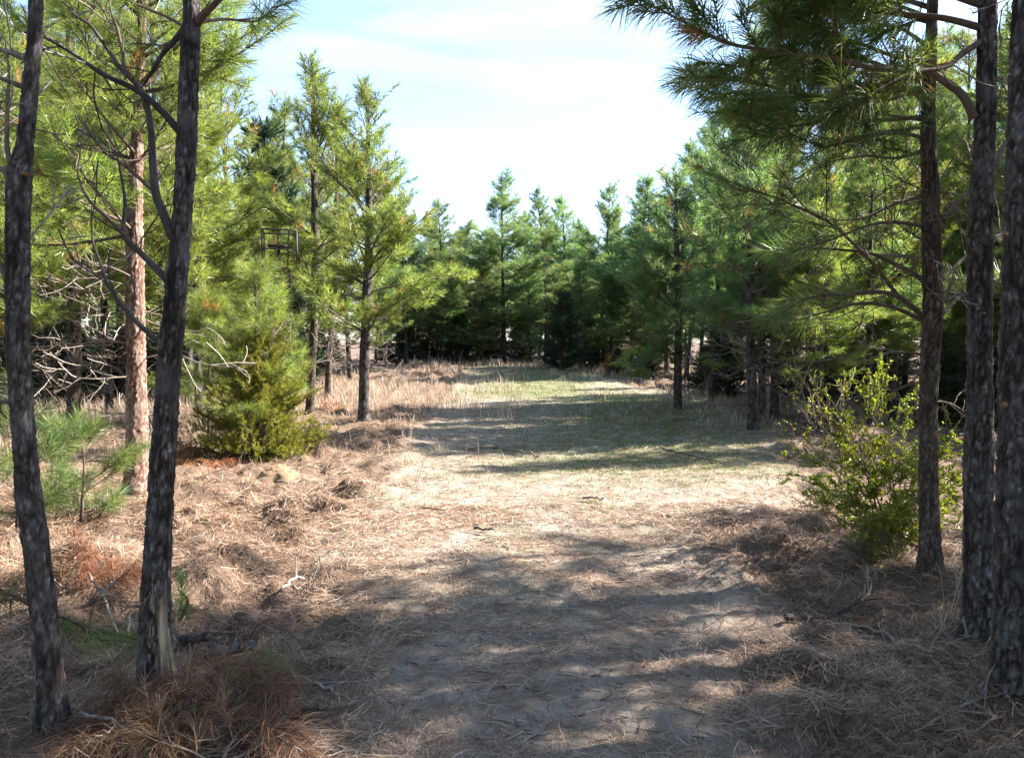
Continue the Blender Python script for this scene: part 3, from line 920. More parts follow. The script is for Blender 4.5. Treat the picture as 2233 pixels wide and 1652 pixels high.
# pair of tall slender pines left of the clearing
d5 = 17.5
T5 = hero('pine_tree', 'tall slender pine left of the clearing with a long pointed leader', [(676, 905, 20), (680, 800, 18), (685, 700, 17), (687, 580, 16), (686, 470, 15), (684, 340, 12), (683, 230, 8)], d5,
          P(682, 140, d5)[2] - hz(P(682, 140, d5)[0], d5), 2.7, 1.0, 1.85, 105, mat=M_needle_sunlit, bark=M_bark_brown, dens=130, wd=.012, n=20, ds=.05, per=(3, 5), whorl=.40, low=14, s0=.15, dead_len=.7)
d6 = ground_depth(920)
lim6 = [
    (IM(d6, (800, 640), (850, 625), (920, 610), (1000, 605), (1030, 600), dd=-.3), .02, True, dict(s0=.25, per_m=7)),
    (IM(d6, (800, 700), (850, 690), (905, 660), (960, 640), dd=.4), .016, True, dict(s0=.3)),
]
T6 = hero('pine_tree', 'straight dark-stemmed pine at the left edge of the track with bright layered boughs', [(793, 920, 25), (794, 850, 23), (795, 780, 22), (798, 690, 21), (802, 600, 19), (805, 500, 16), (804, 420, 13), (803, 330, 9)], d6,
          P(800, 195, d6)[2] - hz(P(800, 195, d6)[0], d6), 1.55, 1.1, 2.05, 106, mat=M_needle_sunlit, dens=135, wd=.0115, n=22, ds=.04, explicit=lim6, per=(3, 5), whorl=.36, low=8, s0=.15)
d7 = 22.0
T7 = hero('pine_tree', 'thin pine just right of the tall slender pair, trunk half hidden', [(714, 862, 14), (718, 780, 13), (727, 650, 12), (731, 520, 11), (734, 420, 9)], d7,
          P(735, 245, d7)[2] - hz(P(735, 245, d7)[0], d7), 3.0, .9, 1.4, 107, mat=M_needle_sunlit, bark=M_bark_brown, dens=110, wd=.014, per=(4, 5), s0=.15, n=16, ds=.06, dead_len=.7)
# right side of the track
d8 = ground_depth(898)
lim8 = [  # low boughs use the brighter needle copy, so their sunlight is painted
    (IM(d8, (1470, 790), (1440, 765), (1390, 770), (1345, 790), dd=-.5), .015, True, dict(s0=.4, leafmat=M_needle_sunlit)),
    (IM(d8, (1484, 800), (1520, 790), (1560, 795), dd=-.4), .012, True, dict(s0=.3, leafmat=M_needle_sunlit)),
    (IM(d8, (1472, 830), (1440, 820), (1400, 822), (1360, 815), dd=-.2), .012, True, dict(s0=.3, leafmat=M_needle_sunlit)),
]
T8 = hero('pine_tree', 'pine on the right of the track with dark full crown and sunlit lowest bough', [(1478, 898, 18), (1478, 820, 17), (1479, 740, 16), (1478, 640, 14), (1475, 520, 11), (1474, 440, 8)], d8,
          P(1472, 375, d8)[2] - hz(P(1472, 375, d8)[0], d8), 1.25, 1.0, 1.75, 108, mat=M_needle_skylit, bark=M_bark_brown, dens=140, wd=.012, s0=.15, n=20, ds=.05, explicit=lim8, per=(4, 6), whorl=.38, low=4)
d9 = ground_depth(940)
T9 = hero('pine_tree', 'dark-stemmed pine right of the track with dense low green crown', [(1641, 940, 24), (1640, 860, 22), (1637, 780, 20), (1636, 680, 18), (1636, 560, 15)], d9,
          P(1640, 230, d9)[2] - hz(P(1640, 230, d9)[0], d9), 1.7, 1.2, 1.75, 109, mat=M_needle_skylit, dens=140, wd=.0115, s0=.15, n=22, ds=.04, per=(4, 6), whorl=.38, low=4)
d9b = 15.8
T9b = hero('pine_tree', 'narrow grey trunk standing directly behind the dark-stemmed pine right of track', [(1663, 925, 17), (1662, 840, 16), (1661, 740, 15), (1660, 600, 13)], d9b, 8.0, 2.4, .7, 1.5, 110, mat=M_needle_skylit, dens=90, wd=.013, n=18, ds=.06)
d9c = 16.6
T9c = hero('pine_tree', 'reddish-brown trunk, rightmost of the three clustered right of the track', [(1689, 915, 20), (1690, 830, 19), (1691, 740, 18), (1692, 600, 15)], d9c, 8.4, 2.3, .6, 1.6, 111, mat=M_needle, bark=M_bark_brown, dens=90, wd=.013, n=18, ds=.06)
# near right trunks
d10 = ground_depth(1257)
tr10 = [(2030, 1257, 48), (2028, 1180, 44), (2026, 1100, 40), (2025, 1033, 38), (2025, 940, 37), (2025, 864, 37), (2028, 790, 39), (2032, 717, 42), (2034, 640, 41), (2032, 591, 39), (2031, 500, 38), (2030, 422, 37), (2026, 350, 32), (2024, 296, 30), (2026, 190, 27), (2032, 60, 23)]
lim10 = [
    (IM(d10, (2018, 693), (1958, 646), (1900, 636), (1857, 642), (1764, 650), (1690, 690), dd=-.35), .017, True, dict(s0=.5, bare=12)),
    (IM(d10, (2015, 700), (1942, 668), (1870, 662), (1800, 680), (1730, 700), dd=.7), .016, True, dict(s0=.5, bare=12)),
    (IM(d10, (2018, 612), (1960, 580), (1899, 553), (1836, 545), (1760, 540), (1680, 545), dd=.3), .016, True, dict(s0=.45, bare=12)),
    (IM(d10, (2013, 494), (1960, 485), (1899, 490), (1820, 520), (1740, 545), dd=-.4), .012, True, dict(s0=.5, bare=10)),
    (IM(d10, (2009, 427), (1950, 445), (1899, 469), (1840, 480), (1760, 470), dd=.7), .012, True, dict(s0=.5, bare=10)),
    (IM(d10 + .05, (1960, 648), (1899, 570), (1815, 490), (1730, 448), (1680, 427), (1600, 400), dd=-.3), .013, True, dict(s0=.45, bare=10)),
    (IM(d10, (2012, 330), (1950, 345), (1880, 340), (1790, 360), (1720, 400), dd=.5), .012, True, dict(s0=.4, bare=10)),
    (IM(d10, (2056, 477), (2100, 430), (2132, 401), (2200, 360), dd=.4), .014, True, dict(s0=.5, bare=8)),
    (IM(d10, (2051, 612), (2080, 585), (2110, 558), (2180, 520), (2260, 500), dd=.5), .014, True, dict(s0=.5, bare=8)),
    (IM(d10, (2050, 690), (2100, 640), (2160, 610), (2230, 600), dd=.7), .013, True, dict(s0=.5, bare=8)),
    (IM(d10, (2014, 800), (1990, 830), (1950, 850), (1900, 840), dd=-.2), .006, False, dict(bare=6, hi=.3)),
    (IM(d10, (2010, 194), (1930, 200), (1857, 207), (1751, 205), (1671, 186), (1604, 169), (1507, 169), dd=-.9), .016, True, dict(s0=.2, per_m=10, bend=True, dens=360)),
    (IM(d10, (2012, 255), (1920, 262), (1840, 258), (1760, 270), (1690, 280), (1620, 250), dd=-.7), .014, True, dict(s0=.2, per_m=10, bend=True, dens=360)),
    (IM(d10, (2014, 300), (1950, 290), (1880, 300), (1800, 320), (1740, 300), dd=-.5), .012, True, dict(s0=.15, per_m=9, dens=280)),
    (IM(d10, (2020, 100), (1960, 60), (1890, 50), (1810, 20), (1720, 0), dd=.6), .013, True, dict(s0=.15, per_m=9, dens=280)),
    (IM(d10, (2016, 220), (1950, 180), (1880, 160), (1800, 150), (1720, 160), (1640, 140), dd=.5), .013, True, dict(s0=.15, per_m=9, dens=280)),
    (IM(d10, (2030, 40), (1980, 20), (1900, -10), (1820, -20), dd=-.6), .013, True, dict(s0=.15, per_m=9, dens=280)),
    (IM(d10, (2014, 140), (1940, 120), (1860, 90), (1760, 70), (1690, 40), dd=-.5), .014, True, dict(s0=.25, per_m=8, dens=280)),
]
T10 = hero('pine_tree', 'thinner brown pine trunk before the leafy bush, with many arching bare branches', tr10, d10, 7.6, 3.3, 1.3, 1.8, 112, bark=M_bark_brown, explicit=lim10, dens=240, wd=.0045,
           whorl=.4, per=(3, 5), brown=.01, twigs=7, dead_len=.5, n=56, ds=.014, fine_to=4, amp=.010, dead_mat=M_twig, skip=lambda p, a: math.sin(a) < -.75)
d11 = ground_depth(1396)
tr11 = [(2132, 1396, 66), (2135, 1308, 62), (2134, 1200, 60), (2133, 1033, 59), (2136, 920, 55), (2138, 822, 51), (2135, 653, 49), (2137, 560, 48), (2142, 422, 46), (2147, 310, 43), (2151, 211, 40), (2153, 100, 38), (2154, 0, 36)]
lim11 = [
    (IM(d11, (2125, 258), (2098, 207), (2047, 169), (2018, 156), (1920, 152), (1815, 127), (1751, 122), (1667, 110), (1583, 93), (1511, 59), (1414, 8), (1370, -8), dd=.15), .022, True, dict(s0=.33, per_m=11, sub=(.14, .28), bend=True, dens=420, bare=8)),
    (IM(d11, (2140, 90), (2095, 120), (2060, 148), (1990, 160), (1900, 205), (1830, 240), dd=-.3), .016, True, dict(s0=.35, per_m=10, bend=True, dens=380, bare=8)),
    (IM(d11, (2138, 60), (2060, 40), (1960, 30), (1850, 20), (1760, 30), (1700, 60), dd=.2), .018, True, dict(s0=.25, per_m=10, bend=True, dens=380)),
    (IM(d11, (2138, 10), (2040, -20), (1920, -30), (1800, -20), (1690, -40), (1600, -60), dd=-.2), .018, True, dict(s0=.25, per_m=10, bend=True, dens=380)),
    (IM(d11, (2170, 360), (2200, 300), (2250, 250), dd=.3), .015, False, dict(bare=6)),
    (IM(d11, (2165, 520), (2200, 500), (2260, 440), dd=.3), .012, False, dict(bare=8)),
    (IM(d11, (2112, 640), (2090, 640), (2060, 660), dd=-.1), .006, False, dict(bare=5, hi=.3)),
]
T11 = hero('pine_tree', 'grey plated pine trunk, middle of the three near right trunks, with pruned knots', tr11, d11, 8.4, 3.4, 3.3, 1.7, 113, explicit=lim11, dens=250, wd=.0055, n=72, ds=.012, fine_to=3.8, twigs=6, brown=.01, skip=lambda p, a: math.sin(a) < -.6, cell=(.036, .072), amp=.013)
d12 = ground_depth(1530)
tr12 = [(2212, 1530, 92), (2213, 1450, 86), (2216, 1300, 84), (2215, 1100, 82), (2220, 900, 80), (2226, 800, 78), (2228, 611, 72), (2233, 338, 64), (2240, 100, 60), (2242, 0, 58)]
T12 = hero('pine_tree', 'thickest near pine trunk at the right edge with bluish grey bark plates', tr12, d12, 9.0, 4.2, 3.6, 1.7, 114, n=80, ds=.012, fine_to=3.5, dens=220, wd=.0045, skip=lambda p, a: math.sin(a) < -.2, cell=(.040, .078), amp=.014)
# pruned knots: pale oval cut faces
def knot(root, base, px, py, d, r, ang=-90):
    c = P(px, py, d)
    mb = MB()
    a = math.radians(ang)
    nrm = np.array([math.cos(a), math.sin(a), .15]); nrm /= np.linalg.norm(nrm)
    s = np.cross(nrm, [0, 0, 1]); s /= np.linalg.norm(s); u = np.cross(s, nrm)
    th = np.arange(14) * 2 * math.pi / 14
    rim = lambda k, off: c + nrm * off + k * r * (np.cos(th)[:, None] * s * .8 + np.sin(th)[:, None] * u)
    V = np.concatenate([rim(1.5, -.02), rim(1.15, .006), rim(.95, .008), rim(.5, .006), (c + nrm * .005)[None]])
    n = 14; jj = np.arange(n)
    Q = np.concatenate([np.stack([k * n + jj, k * n + (jj + 1) % n, (k + 1) * n + (jj + 1) % n, (k + 1) * n + jj], -1) for k in range(3)])
    T = np.stack([3 * n + jj, 3 * n + (jj + 1) % n, np.full(n, 4 * n)], -1)
    A = np.concatenate([np.full(14, .0), np.full(14, .1), np.full(14, .7), np.full(14, .5), [.3]])
    mb.add(V, T, Q, A)
    o = mb.build('pruned_knot', M_cutwood, root, base)
knot(T11[0], T11[2], 2148, 872 - 28, d11 - .070, .008)
knot(T11[0], T11[2], 2146, 682, d11 - .066, .006)
knot(T12[0], T12[2], 2192, 882, d12 - .075, .010, -110)
knot(T12[0], T12[2], 2195, 510, d12 - .07, .008, -110)
knot(T1[0], T1[2], 52, 378, d1 - .05, .007)

# ------------------------------------------------------------------ the stand of pines around the clearing
rngp = np.random.default_rng(77)
center = [(900, 560, 37, 'd'), (985, 560, 36, 'b'), (1050, 590, 35, 'd'), (1160, 570, 36, 'b'), (1265, 585, 35, 'd'), (1330, 560, 36, 'b'), (1395, 545, 33, 'd'), (925, 475, 40, 'b'), (962, 440, 37, 'a'), (1018, 492, 44, 'd'), (1058, 500, 46, 'b'), (1100, 392, 36, 'c'), (1145, 470, 44, 'd'), (1190, 418, 40, 'f'), (1222, 430, 45, 'b'),
          (1262, 490, 46, 'd'), (1305, 412, 42, 'c'), (1345, 478, 45, 'b'), (1380, 455, 41, 'f'), (1422, 388, 36, 'b'), (1458, 440, 38, 'd')]
center = sorted(center)
for i, (px, pt, d, v) in enumerate(center):
    pine_px(v, px, pt, d, rngp.uniform(0, 6.28), 'pine in the treeline closing the far end of the clearing, %s from left' % ORD[i], 'treeline at the far end of the clearing', rngp.uniform(1.35, 1.65))
far = [(880, 500), (945, 520), (1000, 520), (1075, 515), (1130, 505), (1175, 500), (1245, 515), (1285, 505), (1330, 515), (1400, 495), (1440, 480), (1500, 440)]
for i, (px, pt) in enumerate(far):
    pine_px('bfdac'[i % 5], px, pt, rngp.uniform(50, 58), rngp.uniform(0, 6.28), 'pine hidden deep behind the treeline at the far end of the clearing', 'pines deep behind the far treeline', rngp.uniform(1.2, 1.5))
right = [(1800, 300, 13.8, 'e'), (1912, 260, 14.4, 'a'), (1962, 200, 15.4, 'e'), (1500, 310, 30, 'b'), (1535, 285, 34, 'c'), (1560, 215, 20.5, 'f'), (1590, 300, 36, 'b'), (1625, 250, 31, 'a'), (1700, 240, 19.5, 'a'), (1745, 270, 19.5, 'e'), (1790, 230, 18.0, 'e'),
         (1830, 200, 21.5, 'c'), (1870, 230, 34, 'b'), (1905, 170, 16.5, 'e'), (1950, 160, 20.5, 'a'), (1990, 120, 24, 'e'), (2045, 100, 17.5, 'e'), (2085, 90, 22, 'c'), (2140, 60, 19, 'e'),
         (2190, 80, 26, 'a'), (2230, 40, 16.5, 'd'), (2290, 60, 21, 'e'), (2350, 20, 18, 'b')]
right = sorted(right)
for i, (px, pt, d, v) in enumerate(right):
    pine_px(v, px, pt, d, rngp.uniform(0, 6.28), 'pine in the crowded stand right of the clearing, %s from left' % ORD[i], 'crowded stand right of the clearing', rngp.uniform(1.0, 1.2))
left = [(-120, -200, 14, 'e'), (-60, -80, 17, 'a'), (10, -160, 13.0, 'e'), (75, -60, 19, 'e'), (215, -100, 17.5, 'e'), (250, -60, 23, 'a'), (345, -120, 14.5, 'e'), (395, 20, 20, 'e'),
        (415, -70, 18, 'e'), (500, 70, 21.5, 'e'), (600, 210, 25, 'e'), (640, 330, 29, 'b'), (560, 260, 30, 'c'), (760, 330, 30, 'd'), (840, 400, 33, 'b'), (885, 430, 35, 'c'), (700, 350, 33, 'b'), (150, 20, 27, 'c'), (330, 60, 29, 'c'), (30, 60, 25, 'b')]
left = sorted(left)
for i, (px, pt, d, v) in enumerate(left):
    pine_px(v, px, pt, d, rngp.uniform(0, 6.28), 'pine in the sunlit stand left of the clearing, %s from left' % ORD[i], 'sunlit stand left of the clearing', rngp.uniform(1.0, 1.2))
# deeper rows that close the gaps between trunks
deep = [(x_, y_) for x_, y_ in [(-22, 30), (-17, 27), (-19, 36), (-14, 33), (-12, 40), (-24, 42), (-8, 45), (-15, 47), (-4, 60), (3, 62), (10, 60), (14, 52), (17, 44), (12, 42), (20, 36), (16, 33), (24, 30), (21, 25), (27, 38), (18, 27), (14, 28), (-27, 34), (-20, 22), (-26, 25)]] + [(float(a_), float(b_)) for a_, b_ in zip(np.linspace(-34, 34, 24) + rngp.normal(0, 1, 24), 62 + rngp.normal(0, 4, 24))] + [(s_ * (15 + 3 * k_ % 9 + rngp.uniform(0, 3)), 20.0 + 4.5 * k_) for k_ in range(9) for s_ in (-1.25, 1.1)]
for i, (x_, y_) in enumerate(deep):
    place_pine('fcbad'[i % 5], x_, y_, rngp.uniform(9, 11), rngp.uniform(0, 6.28), 'pine lost among the trunks deep in the wood', 'pines deep in the wood', rngp.uniform(1.1, 1.3))
# pines beyond the right edge of the frame: they shade the foreground
shade = [(6.2, 5.4, 9.0, 'a'), (6.7, 4.0, 8.6, 's'), (5.2, 2.8, 8.8, 'e'), (8.6, 3.0, 9.4, 'e'), (10.8, 4.9, 10, 's'), (8.3, 6.5, 8.6, 's'), (11.6, 7.0, 9.5, 's'), (5.6, .6, 9.0, 's'), (9.0, .8, 9.5, 's'), (12.5, 6.0, 9.5, 's'), (8.8, 8.2, 9.5, 's'), (4.7, 3.7, 8.4, 's')]
for i, (x_, y_, h_, v) in enumerate(shade):
    place_pine(v, x_, y_, h_, rngp.uniform(0, 6.28), 'pine standing just beyond the right edge of view', 'pines beyond the right edge', 1.1)

behind = [(-3.5, -3.0), (-6.0, -1.0), (2.5, -4.5), (-1.2, -6.0), (5.0, -5.0), (-5.5, -7.0), (8.5, -3.0), (1.5, -9.5), (-9.0, -4.0), (-7.5, 2.0), (-10.0, 5.0), (-6.3, 4.2), (12, 0), (6, -10), (-3, -11), (-9.5, 9.5), (-13, 1), (-12.5, 12)]
for i, (x_, y_) in enumerate(behind):
    place_pine('caefbd'[i % 6], x_, y_, rngp.uniform(8.5, 10.5), rngp.uniform(0, 6.28), 'pine of the surrounding wood outside the picture', 'pines outside the picture', 1.15)

rows = [(11 + 4.2 * i_ + rngp.uniform(-1, 1), 13 + 4.0 * j_ + rngp.uniform(-1, 1)) for i_ in range(5) for j_ in range(5) if 11 + 4.2 * i_ > .52 * (13 + 4.0 * j_)]
for i, (x_, y_) in enumerate(rows):
    place_pine('abefcd'[i % 6], x_, y_, rngp.uniform(8, 10), rngp.uniform(0, 6.28), 'pine far back in the wood right of the clearing', 'pines far back on the right', 1.15)

# ------------------------------------------------------------------ cedars, saplings, bushes
def cedar_mesh(seed, H, R, n, dens, ln, wd, shape=1.0, low=.06):
    rng = np.random.default_rng(seed)
    wood, leaf = MB(), MB()
    tube(wood, np.array([[0, 0, -.1], [.02, 0, H * .3], [0, .02, H * .65], [0, 0, H * .95]]), [R * .07, R * .055, R * .03, .006], 7, .4)
    S, E = [], []
    for i in range(n):
        t = rng.random() ** 1.25
        z = H * (low + (1 - low) * t)
        rr = R * (1 - t) ** shape * (.75 + .35 * math.sin(i * 2.4)) * rng.uniform(.8, 1.12) * (min(1, .5 + t * 5)) + .05
        az = rng.uniform(0, 2 * math.pi)
        o = np.array([0, 0, max(z - rr * .45, .04)])
        tip = np.array([math.cos(az) * rr, math.sin(az) * rr, z + rng.normal(0, .05)])
        prisms(wood, o[None], tip[None], .006, .003, 3, .3)
        d = tip - o; L_ = np.linalg.norm(d); d = d / L_
        for q in range(int(5 + 9 * rr / R)):
            u = 1 - rng.random() ** 1.2 * .75
            s = o + d * L_ * u
            dd = d * .7 + rng.normal(0, .45, 3) + np.array([0, 0, .45])
            dd /= np.linalg.norm(dd)
            l = rng.uniform(.10, .24) * (H / 2.5) ** .4
            S.append(s); E.append(s + dd * l)
    for q in range(12):
        S.append(np.array([0, 0, H * .9])); E.append(np.array([rng.normal(0, .05), rng.normal(0, .05), H * rng.uniform(.94, 1.03)]))
    needles(leaf, np.array(S), np.array(E), dens, ln, wd, rng, a0=38, a1=20, droop=-.05, brown=.02, tip=1.0)
    return wood, leaf
def shrub(name, loc, wood, leaf, matl, label, cat, group=None):
    root = empty(name, loc, label, cat, group)
    f = leaf.build('crown', matl, root)
    wood.build('trunk', M_twig, root)
    return root
bc = gpt(568, 1010)
w_, l_ = cedar_mesh(31, 1.9, 1.0, 360, 175, .065, .0095, .45, .02)
shrub('cedar_bush', bc, w_, l_, M_cedar, 'feathery yellow-green cedar bush left of the track behind the sandy mound', 'cedar bush')
w_, l_ = cedar_mesh(33, 2.6, .8, 170, 150, .075, .013, .9, .05)
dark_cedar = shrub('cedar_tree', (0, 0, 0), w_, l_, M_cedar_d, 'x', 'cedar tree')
def put_cedar(px, d, py_top, label, first=[True], wide=1.0, group='dark cedars under the pines'):
    o = dark_cedar if first[0] else copy_tree(dark_cedar)
    first[0] = False
    t = P(px, py_top, d); zb = hz(t[0], d)
    s = (t[2] - zb) / 2.6
    o.location = (t[0], d, zb - .02); o.scale = (s * wide, s * wide, s)
    o.rotation_euler = (0, 0, rngp.uniform(0, 6.28))
    tag(o, label, 'cedar tree', group)
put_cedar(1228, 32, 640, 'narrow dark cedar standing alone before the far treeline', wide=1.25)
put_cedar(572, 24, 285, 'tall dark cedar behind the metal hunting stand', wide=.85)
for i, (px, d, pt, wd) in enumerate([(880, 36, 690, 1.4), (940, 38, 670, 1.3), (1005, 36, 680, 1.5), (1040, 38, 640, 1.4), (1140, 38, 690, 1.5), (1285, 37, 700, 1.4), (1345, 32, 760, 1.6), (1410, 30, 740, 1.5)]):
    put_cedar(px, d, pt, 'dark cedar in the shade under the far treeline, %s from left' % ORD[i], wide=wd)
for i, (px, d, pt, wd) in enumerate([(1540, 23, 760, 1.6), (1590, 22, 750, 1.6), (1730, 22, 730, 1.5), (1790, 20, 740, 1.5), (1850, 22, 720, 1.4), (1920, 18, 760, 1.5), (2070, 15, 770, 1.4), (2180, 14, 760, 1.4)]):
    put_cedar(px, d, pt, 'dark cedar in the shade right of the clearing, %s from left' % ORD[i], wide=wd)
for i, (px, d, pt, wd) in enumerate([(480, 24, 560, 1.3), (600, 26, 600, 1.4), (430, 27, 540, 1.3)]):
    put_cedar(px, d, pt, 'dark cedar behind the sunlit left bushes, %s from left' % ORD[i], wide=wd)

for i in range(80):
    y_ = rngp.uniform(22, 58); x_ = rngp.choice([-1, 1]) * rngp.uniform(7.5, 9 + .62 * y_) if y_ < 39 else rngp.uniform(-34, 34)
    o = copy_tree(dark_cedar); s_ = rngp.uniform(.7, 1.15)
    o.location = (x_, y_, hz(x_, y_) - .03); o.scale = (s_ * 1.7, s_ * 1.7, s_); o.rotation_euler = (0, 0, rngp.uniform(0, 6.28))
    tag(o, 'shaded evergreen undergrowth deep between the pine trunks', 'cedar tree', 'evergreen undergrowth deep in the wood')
# young pines
def sapling(name, label, px, py_base, py_top, seed, Lmax, mat, dens=300, wd=.0045, ln=.19, z0=.12, whorl=.28, per=(4, 6), d=None, low=15):
    b = gpt(px, py_base)
    if d is not None:
        q = P(px, py_base, d); b = np.array([q[0], d, hz(q[0], d)])
    H = P(px, py_top, b[1])[2] - b[2]
    rng = np.random.default_rng(seed)
    pts = np.array([b + [0, 0, -.08], b + [.02, 0, H * .3], b + [.03, .02, H * .65], b + [.0, 0, H]])
    rad = np.array([.022, .018, .012, .005]) * max(.6, H / 2)
    root = empty(name, b, label, 'young pine')
    mb = MB(); trunk_mesh(mb, pts, rad, seed, ds=.03, n=12, amp=.004)
    mb.build('trunk', M_bark_brown, root, b)
    tr = trunk_fn(pts, rad, b[2])
    for path, r0, live in crown_limbs(rng, tr, b[2] + H, b[2] + z0, b[2] + z0 + .01, Lmax, whorl, per, low_elev=low):
        wood, leaf = MB(), MB()
        tube(wood, path, np.linspace(min(r0, .012), .003, len(path)), 5, .4)
        (a, bb), (c, e) = dress(path, rng, s0=.2, per_m=9)
        prisms(wood, a, bb, .0045, .0025, 3, .4)
        needles(leaf, c, e, dens, ln, wd, rng, brown=.02)
        lo = wood.build('limb', M_twig, root, path[0], at=path[0] - b)
        leaf.build('needles', mat, lo, path[0])
    lf = MB(); p0 = pts[-1]
    needles(lf, np.array([p0 - [0, 0, .3]]), np.array([p0 + [0, 0, .08]]), dens * 1.5, ln, wd, rng)
    lf.build('leader', mat, root, b)
    return root
sapling('young_pine', 'bright yellow-green young pine just behind the feathery cedar bush', 560, 985, 588, 41, 1.15, M_needle_sunlit, d=11.8, z0=.5)
sapling('young_pine', 'bright young pine between the sunlit red trunk and the cedar bush', 455, 975, 640, 42, .95, M_needle_sunlit, d=12.6, z0=.6)
sapling('young_pine', 'soft green young pine beside the leaning trunk at the left edge', 35, 1120, 850, 43, .62, M_needle, z0=.15, d=6.6)
sapling('young_pine', 'low spreading young pine between the two dark left trunks', 175, 1075, 925, 44, .62, M_needle, z0=.12, d=7.2, low=5)
sapling('young_pine', 'small green pine seedling right of the forked trunk foot', 397, 1335, 1290, 45, .14, M_needle_skylit, z0=.02, whorl=.07, dens=420, ln=.14)

# ---- broadleaf bush on the right with arching stems
def leaves(mb, C, D, ln, wd, rng):
    N = len(C)
    d = unit(D)
    w = unit(np.cross(d, rng.normal(0, 1, (N, 3))))
    nrm = np.cross(d, w)
    l = ln * rng.uniform(.6, 1.25, N)[:, None]; ww = wd * rng.uniform(.7, 1.2, N)[:, None]
    V = np.stack([C, C + d * l * .45 + w * ww * .5 + nrm * l * .06, C + d * l, C + d * l * .45 - w * ww * .5 + nrm * l * .06], 1)
    b = np.arange(N)[:, None] * 4
    mb.add(V.reshape(-1, 3), np.concatenate([np.concatenate([b, b + 1, b + 2], 1), np.concatenate([b, b + 2, b + 3], 1)]), None, np.repeat(np.clip(rng.normal(.5, .25, N), 0, 1), 4))
def leafy_bush(name, label, base, stems, seed, leaf_n, ln=.029, wd=.014, mat=M_leaf, spread=.5):
    rng = np.random.default_rng(seed)
    root = empty(name, base, label, 'bush')
    for tip, r, leafy in stems:
        tip = np.asarray(tip)
        o = base + np.array([rng.normal(0, .06), rng.normal(0, .06), -.05])
        mid = o * .5 + tip * .5 + np.array([0, 0, .12 * np.linalg.norm(tip - o)]) + rng.normal(0, .05, 3)
        path = resample(np.array([o, mid, tip]), 12)
        wood, lf = MB(), MB()
        tube(wood, path, np.linspace(r, .002, 12), 5, rng.uniform(.4, .9))
        C, D = [], []
        for tp, rr in bare_twigs(path, rng, 12, .15, spread, 2, .3, droop=.02):
            prisms(wood, tp[:-1], tp[1:], rr * .7, rr * .5, 3, rng.uniform(.3, .9))
            if leafy > 0:
                for q in range(rng.poisson(leaf_n * leafy)):
                    u = rng.uniform(.2, 1) * (len(tp) - 1); j = min(int(u), len(tp) - 2); f = u - j
                    C.append(tp[j] * (1 - f) + tp[j + 1] * f)
                    dd = tp[j + 1] - tp[j]; dd = dd / np.linalg.norm(dd)
                    D.append(dd * .5 + rng.normal(0, .6, 3) + [0, 0, .1])
        so = wood.build('stem', M_twig, root, base)
        if C:
            leaves(lf, np.array(C), np.array(D), ln, wd, rng)
            lf.build('foliage', mat, so, base)
    return root
bb = gpt(1940, 1215)
rb = np.random.default_rng(9)
stems = []
for px, py, dd, lf_ in [(1730, 870, .3, .12), (1760, 835, .5, .15), (1800, 850, .2, .3), (1830, 880, .0, .8), (1850, 960, -.3, 1.2), (1800, 1000, .1, 1.2), (1880, 860, .4, 1.0), (1930, 880, .2, 1.2), (1980, 900, .5, 1.0),
                        (1900, 1000, -.3, 1.3), (1960, 1030, -.2, 1.2), (2060, 1000, .5, 1.3), (2090, 1060, .6, 1.4), (2080, 950, .7, 1.1), (2110, 1120, .5, 1.4), (1850, 1080, -.2, .9), (2000, 1100, .3, 1.3), (1890, 1140, -.15, 1.2), (1930, 1120, -.2, 1.3), (1980, 1130, .2, 1.2)]:
    stems.append((P(px, py, bb[1] + dd), .007, lf_))
leafy_bush('leafy_bush', 'sparse yellow-green broadleaf bush with arching bare stems beside the brown right trunk', bb, stems, 51, 34)
be = gpt(1930, 1210)
stems = [(be + np.array([rb.normal(0, .28), rb.normal(0, .2), rb.uniform(.15, .42)]), .004, 1.3) for _ in range(12)]
leafy_bush('leafy_bush', 'low dark green leafy clump at the foot of the broadleaf bush', be + np.array([-.02, -.12, 0]), stems, 52, 11, mat=M_leaf, spread=.22)
be = gpt(1810, 1150)
stems = [(be + np.array([rb.normal(0, .28), rb.normal(0, .2), rb.uniform(.05, .16)]), .003, .6) for _ in range(7)]
leafy_bush('leafy_bush', 'small scattered green seedlings left of the broadleaf bush', be, stems, 53, 5, spread=.16)

